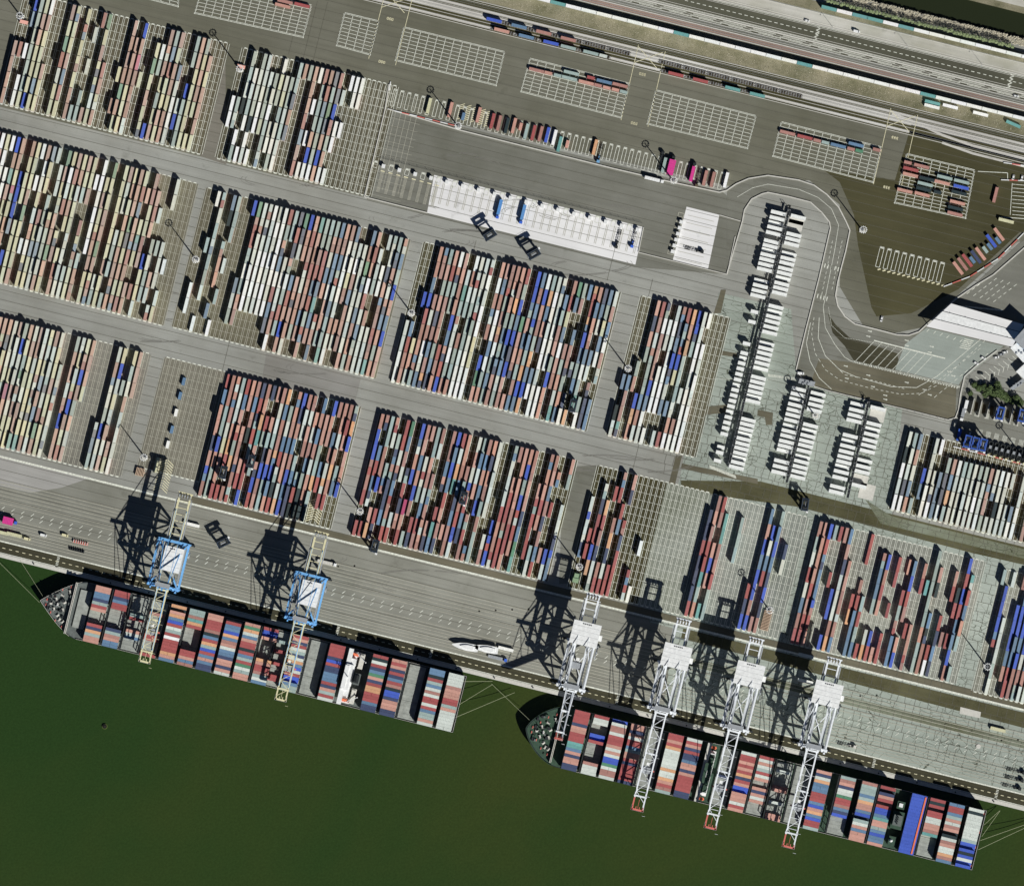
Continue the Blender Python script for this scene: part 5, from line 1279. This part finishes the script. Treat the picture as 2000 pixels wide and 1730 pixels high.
# ------------------------------------------------------------------ kiosks along the aprons, fence
def make_kiosk(c, rz, label, group):
    t = empty('truck_kiosk', P(*c), rz, label, 'kiosk', group)
    MB().box(-1.1,1.1,-1.3,1.3,.1,2.7).build('cabin', M_WHITE, t); MB().box(-1.35,1.35,-1.55,1.55,2.7,2.9).build('roof', M_WHITE, t)
    MB().box(1.1,1.14,-.9,.9,1.2,2.2).build('window', M_GLASS, t); MB().box(-2.6,-1.4,-.5,.5,.1,1.1).build('guard', M_CONC, t); return t
k0 = None
for k in range(17):
    c = (749+31*k, 325+7.75*k); l = 'small white truck kiosk above the long white apron, %s from left' % ordn(k+1)
    if k0 is None: k0 = make_kiosk(c, RZ, l, 'kiosks along the long apron')
    else: copy_tree(k0, P(*c), RZ, l)
for k in range(6): copy_tree(k0, P(1331-3.4*k, 434+11.5*k), RZ-math.pi/2, 'small white truck kiosk left of the small apron, %s from top' % ordn(k+1), 'kiosks beside the small apron')
def make_fence(pts, label, h=2.4, red=False):
    t = empty('wire_fence', P(*pts[0]), 0, label, 'fence'); o0 = P(*pts[0])
    pm = MB().cyl((0,0,0),(0,0,h),.09,n=6).mesh('post', M_STEELG); mb = MB()
    for a, b in zip(pts[:-1], pts[1:]):
        A, B_ = P(*a)-o0, P(*b)-o0; L = (B_-A).length; n = max(1, int(L/6))
        for k in range(n):
            o = bpy.data.objects.new('post', pm); COL.objects.link(o); o.parent = t; o.location = A.lerp(B_, k/n)
        for z in (.3, .9, 1.5, h): mb.beam(A+Vector((0,0,z)), B_+Vector((0,0,z)), .07)
    mb.build('wire', M_STEELD, t)
make_fence([(736,307),(850,336),(1255,436)], 'thin wire fence above the row of kiosks')
make_fence([(1583,757),(1700,786),(1862,825)], 'thin wire fence below the lower bend of the road')
make_fence([(1895,735),(1886,768),(1870,850)], 'wire fence along the left side of the workshop yard')
def stripe_wall(pts, label):
    t = empty('striped_barrier', P(*pts[0]), 0, label, 'barrier'); o0 = P(*pts[0]); j = 0
    for a, b in zip(pts[:-1], pts[1:]):
        A, B_ = P(*a)-o0, P(*b)-o0; n = max(1, int((B_-A).length/6))
        for k in range(n):
            mb = MB(); q = A.lerp(B_, k/n); r = A.lerp(B_, (k+.96)/n); mb.wall([(q.x,q.y),(r.x,r.y)], .7, .05, .9); mb.build('block', M_RED if j % 2 else M_WHITE, t); j += 1
stripe_wall([(763,160),(760,178)], 'short red and white barrier at the corner of the truck yard')
stripe_wall([(770,217),(800,224),(890,246)], 'red and white striped barrier left of the mast')
stripe_wall([(1843,560),(1895,540),(1950,505),(2000,455)], 'red and white striped barrier below the slanted containers')
stripe_wall([(1960,318),(2010,325)], 'red and white barrier near the curved rails')
stripe_wall([(1955,351.5),(2005,353.5)], 'red and white barrier in front of two white cars')
stripe_wall([(1862,872),(1925,888),(2010,910)], 'red and white barrier below the workshop yard')

# ------------------------------------------------------------------ gate canopy, office, workshop
o0 = P(1900,640); pl = lambda pts: [((p[0]-1900)*S, (640-p[1])*S) for p in pts]
t = empty('gate_canopy', o0, 0, 'long pale flat roofed gate canopy over the truck lanes', 'canopy')
A, B_, C_, D_ = (1857,593),(1999,634),(1976,678),(1808,638)
for k in range(3):
    q = [lerp(A,D_,k/3+.002), lerp(B_,C_,k/3+.002), lerp(B_,C_,(k+1)/3-.006), lerp(A,D_,(k+1)/3-.006)]
    MB().prism(pl(q), 7.6, 8.4 + .06*k).build('roof', M_APRON if k != 1 else M_WHITE, t)
    if k < 2:
        mb = MB()
        for i in range(5):
            p = lerp(lerp(A,D_,(k+1)/3), lerp(B_,C_,(k+1)/3), .1+.2*i); mb.cyl((*pl([p])[0],8.4),(*pl([p])[0],9.8),.2,.1)
        mb.build('roof_post', M_STEELD, t)
        mb = MB(); a, b = pl([lerp(A,D_,(k+1)/3), lerp(B_,C_,(k+1)/3)]); mb.beam((*a,8.5),(*b,8.5),.35); mb.build('gutter', M_STEELD, t)
for i in range(8):
    for f in (.04, .96):
        p = lerp(lerp(A,B_,.03+.94*i/7), lerp(D_,C_,.03+.94*i/7), f); q = pl([p])[0]; mb = MB(); mb.cyl((*q,0),(*q,7.6),.3); mb.build('column', M_STEELG, t)
for i in range(6):
    p = lerp(lerp(A,B_,.1+.15*i), lerp(D_,C_,.1+.15*i), .5); q = pl([p])[0]; MB().cbox(q[0],q[1],2,4,0.1,3).build('booth', M_WHITE, t)
def building(name, pts, h, label, cat, wallm, roofm, ctr, extra=None):
    o0 = P(*ctr); q = [((p[0]-ctr[0])*S, (ctr[1]-p[1])*S) for p in pts]
    t = empty(name, o0, 0, label, cat); MB().prism(q, 0, h).build('wall', wallm, t)
    cx = sum(a for a, b in q)/len(q); cy = sum(b for a, b in q)/len(q)
    r = MB().prism([(cx+(a-cx)*1.02, cy+(b-cy)*1.02) for a, b in q], h, h+.5).build('roof', roofm, t)
    mb = MB()
    for k in range(4): mb.cbox(cx-3+2*k, cy+1.5*(k % 2)-1, 1.2, 1.4, h+.5, h+1.3)
    mb.build('roof_unit', M_STEELG, r)
    for i in range(len(q)):
        a, b = Vector(q[i]), Vector(q[(i+1) % len(q)]); L = (b-a).length; n = int(L/4)
        if n < 1: continue
        d = (b-a).normalized(); nx = Vector((d.y, -d.x))
        if nx.dot((a+b)/2 - Vector((cx,cy))) < 0: nx = -nx
        mb = MB()
        for f in range(max(1,int(h/3.3))):
            for k in range(n):
                p = a + d*(L*(k+.5)/n) + nx*.05; mb.beam((p.x-d.x*1.1,p.y-d.y*1.1,1.9+3.3*f),(p.x+d.x*1.1,p.y+d.y*1.1,1.9+3.3*f),.12,1.5)
        mb.build('window_row', M_GLASS, t)
building('office_tower', [(1979,664),(2004,636),(2040,668),(2014,698)], 16, 'tall blue grey office block at the right end of the gate canopy', 'office building', M_CRBLUE, M_STEELG, (2008,667))
building('office_annex', [(1973,680),(1987,668),(2012,694),(1998,708)], 5, 'low white roofed annex beside the car park', 'office building', M_WHITE, M_WHITE, (1992,688))
building('office_annex', [(1984,726),(2006,706),(2040,738),(2016,756)], 5, 'low pale roofed annex at the lower right of the car park', 'office building', M_WHITE, M_WHITE, (2010,730))
building('gatehouse', [(1562,739),(1592,746),(1589,755),(1559,748)], 3.2, 'small grey roofed gatehouse at the lower bend of the road', 'gatehouse', M_WHITE, M_STEELG, (1575,747))
building('workshop', [(1972,758),(1996,740),(2000,745),(1978,762)], 4, 'narrow grey workshop beside the shrubs', 'workshop', M_STEELG, M_STEELG, (1986,751))
for c, l in (((471,131),'pink roofed hut at the foot of the second mast'),((47,44),'pink roofed hut at the foot of the first mast')):
    t = empty('utility_hut', P(*c), RZ, l, 'hut'); MB().box(-3,3,-1.2,1.2,0,2.6).build('wall', M_CONC, t); MB().box(-3.2,3.2,-1.4,1.4,2.6,2.8).build('roof', mat('hut_roof',(226,168,154)), t)
for c, l in (((1125,1128),'green transformer cabin beside the half empty grid'),):
    t = empty('transformer_cabin', P(*c), RZ, l, 'cabin'); MB().box(-2.6,2.6,-4,4,0,2.8).build('wall', M_DECKG, t)
    mb = MB(); mb.box(-2.4,2.4,-3.8,-.4,2.8,3.0); mb.box(-1.8,1.8,.2,3.4,2.8,3.4); mb.build('roof', mat('cabin_green',(136,160,128),.7,.15), t)
for c, l, n in (((275,922),'pale slatted timber stack below the mast, in the crane shadow',6),((1497,1210),'slatted timber cradle with curved side right of the long blue rows',14)):
    t = empty('timber_stack', P(*c), RZ+(math.pi/2 if n == 14 else 0), l, 'timber stack')
    bmq = MB().box(-.28,.28,-3.2,3.2,.2,2.2).mesh('beam', M_WOOD)
    for k in range(n): o = bpy.data.objects.new('beam', bmq); COL.objects.link(o); o.parent = t; o.location = ((k-n/2)*1.15, 0, 0)
    MB().box(-n*.58,n*.58,-.3,.3,0,.2).build('bearer', M_WOOD, t)
mb = MB(); mb.sheet([W2(p) for p in ((1876,1380),(1916,1390),(1914,1402),(1874,1393))], ZL+.03); struct(mb.build('pale_patch', M_CONC))
for c in ((1911,1457),): tag(MB().cyl((0,0,0),(0,0,.5),1.8,n=18).build('round_cover', M_CONC, loc=P(*c)), 'round pale cover on the cracked quay at right', 'cover')
bw = MB(); bw.box(-.25,.25,-6,6,.1,4.2); bw.box(-.8,.8,-6.4,-5.9,.1,3.2); bwm = bw.mesh('bay_wall', M_CONC)
for k in range(8):
    c = (1899+15.2*k, 793+3.8*k); o = bpy.data.objects.new('bay_wall', bwm); COL.objects.link(o); o.location = P(*c, .1); o.rotation_euler = (0,0,RZ)
    tag(o, 'pale bay dividing wall in the workshop yard, %s from left' % ordn(k+1), 'wall', 'bay walls in the workshop yard')
oil = mat('oil_stain', (66,58,38), .8, .3, .4); mb = MB()
for k in range(8): c = (1906+15.2*k, 794+3.8*k); mb.prism([W2(off(c,-4+rt_,-9)) for rt_ in (0,7)] + [W2(off(c,5,8)), W2(off(c,-2,11))], .079, .09)
struct(mb.build('oil_patches', oil))
ch0 = None
for k in range(7):
    c = (1934+11.5*k, 873+2.9*k); l = 'dark lifting frame laid down in the workshop yard lower row, %s from left' % ordn(k+1)
    if ch0 is None:
        ch0 = empty('lifting_frame', P(*c), RU, l, 'lifting frame', 'lifting frames in the workshop yard')
        mb = MB()
        for s in (-1, 1): mb.box(-4.4,4.4,s*1.5-.35,s*1.5+.35,.2,2.2); mb.box(s*4.4-.4,s*4.4+.4,-1.14,1.14,.3,2.4)
        mb.build('frame', M_STEELD, ch0); MB().box(-1.2,1.2,-1,1,.3,3.2).build('head_block', M_STEELG, ch0); MB().box(5.6,7,-.8,.8,.1,2.2).build('post_box', M_CRCREAM, ch0)
    else: copy_tree(ch0, P(*c), RU, l)
# small lamps on the highway verge
lp0 = None
for k in range(6):
    c = D(620+150*k, -99); l = 'slender street lamp along the gravel beside the highway, %s from left' % ordn(k+1)
    if lp0 is None:
        lp0 = empty('street_lamp', P(*c), RZ, l, 'street lamp', 'street lamps beside the highway'); MB().cyl((0,0,0),(0,0,11),.14,.08).build('pole', M_STEELG, lp0)
        mb = MB(); mb.beam((0,0,11),(0,-2,11.3),.1); mb.box(-.2,.2,-2.8,-1.9,11.2,11.4); mb.build('arm', M_STEELG, lp0)
    else: copy_tree(lp0, P(*c), RZ, l)

# ------------------------------------------------------------------ trees, shrubs, rubble
rt = random.Random(11)
def crown_mesh(R, H, n, z0, seed, m, name):
    r = random.Random(seed); mb = MB()
    for k in range(n):
        a = r.uniform(0, 2*math.pi); u = r.random()**.4; zz = r.random(); rad = R*u*math.sin(math.pi*(.12+.8*zz))**.7
        c = Vector((rad*math.cos(a), rad*math.sin(a), z0+H*zz)); s = r.uniform(.25,.5)*(.5+R*.22)
        d1 = Vector((r.uniform(-1,1), r.uniform(-1,1), r.uniform(-.4,.4))).normalized()*s; d2 = d1.cross(Vector((r.uniform(-.5,.5),r.uniform(-.5,.5),1))).normalized()*s*.7
        mb._add([c-d1, c+d2, c+d1, c-d2], [(0,1,2,3)], 0)
    return mb.mesh(name, m)
crowns = [crown_mesh(1.5, 4.2, 150, 2.0, q, M_LEAF, 'crown') for q in range(4)]
tm = MB(); tm.cyl((0,0,0),(0,0,5),.16,.06,7); tm.beam((0,0,2.4),(.6,.2,3.8),.08); tm.beam((0,0,2.8),(-.5,.4,4.2),.07); trunk = tm.mesh('trunk', M_BARK)
for k in range(58):
    c = D(600 + 6.5*k + rt.uniform(-.8,.8), -146 + rt.uniform(-1.2,1.2))
    o = empty('young_tree', P(*c), rt.uniform(0,6), 'young pale green tree, %s from left in the row behind the far wall' % ordn(k+1) if k < 49 else 'young pale green tree, %s from right in the row behind the far wall' % ordn(58-k), 'tree', 'row of young trees')
    for nm, me in (('trunk', trunk), ('crown', crowns[k % 4])):
        q = bpy.data.objects.new(nm, me); COL.objects.link(q); q.parent = o
    f = rt.uniform(.85, 1.2); o.scale = (f, f, f)
sh = [crown_mesh(3.2, 4.5, 420, .3, 20+q, M_SHRUB, 'foliage') for q in range(3)]
stm = MB().cyl((0,0,0),(0,0,3),.15,.06,6).mesh('stem', M_BARK)
for i, (x, y, f) in enumerate(((1903,752,.8),(1912,758,.9),(1922,757,1.0),(1932,762,1.3),(1941,768,1.2),(1950,765,1.4),(1958,772,1.2),(1966,778,1.0),(1976,782,1.0),(1984,780,1.2),(1992,786,1.0),(1948,752,1.0),(1895,768,.7),(1925,770,.9))):
    o = empty('shrub', P(x,y), i, 'dark green leafy shrub, %s from left between car park and workshop yard' % ordn(i+1), 'shrub', 'shrubs beside the car park')
    for nm, me in (('stem', stm), ('foliage', sh[i % 3])):
        q = bpy.data.objects.new(nm, me); COL.objects.link(q); q.parent = o
    o.scale = (f, f, f)
mb = MB()
for k in range(6400):                        # stone facing of the canal and stones in the grass strip
    if k < 5000: c = D(rt.uniform(430,1250), rt.uniform(-167,-152)); z = 0; s = rt.uniform(.3,.8)
    else: c = D(rt.uniform(-500,1150), rt.gauss(4, 6)); z = 0; s = rt.uniform(.12,.35)
    x, y = W2(c); a = rt.uniform(0,3); mb._add([(x-s,y-s*.5,z),(x+s*.6,y-s,z),(x+s,y+s*.7,z),(x-s*.5,y+s,z),(x,y,z+s*1.1)], [(0,1,4),(1,2,4),(2,3,4),(3,0,4)], 0)
stuff(mb.build('rubble', mat('rubble_stone',(184,178,160),.9,.25,.3)), 'pale loose rubble stones along the canal bank and grass strip')
mb = MB()
for k in range(14000):
    c = D(rt.uniform(-500,1150), rt.uniform(-10,17) if k % 3 else rt.uniform(-128,-121)); x, y = W2(c); a = rt.uniform(0,6.3); s = rt.uniform(.2,.6)
    dx, dy = s*math.cos(a), s*math.sin(a); mb._add([(x-dy*.3,y+dx*.3,.03),(x+dy*.3,y-dx*.3,.03),(x+dx,y+dy,s*.9)], [(0,1,2)], 0)
stuff(mb.build('grass_tufts', leaf_mat('dry_tufts', (116,112,84), (150,146,116))), 'dry grass tufts on the strips beside the tracks')
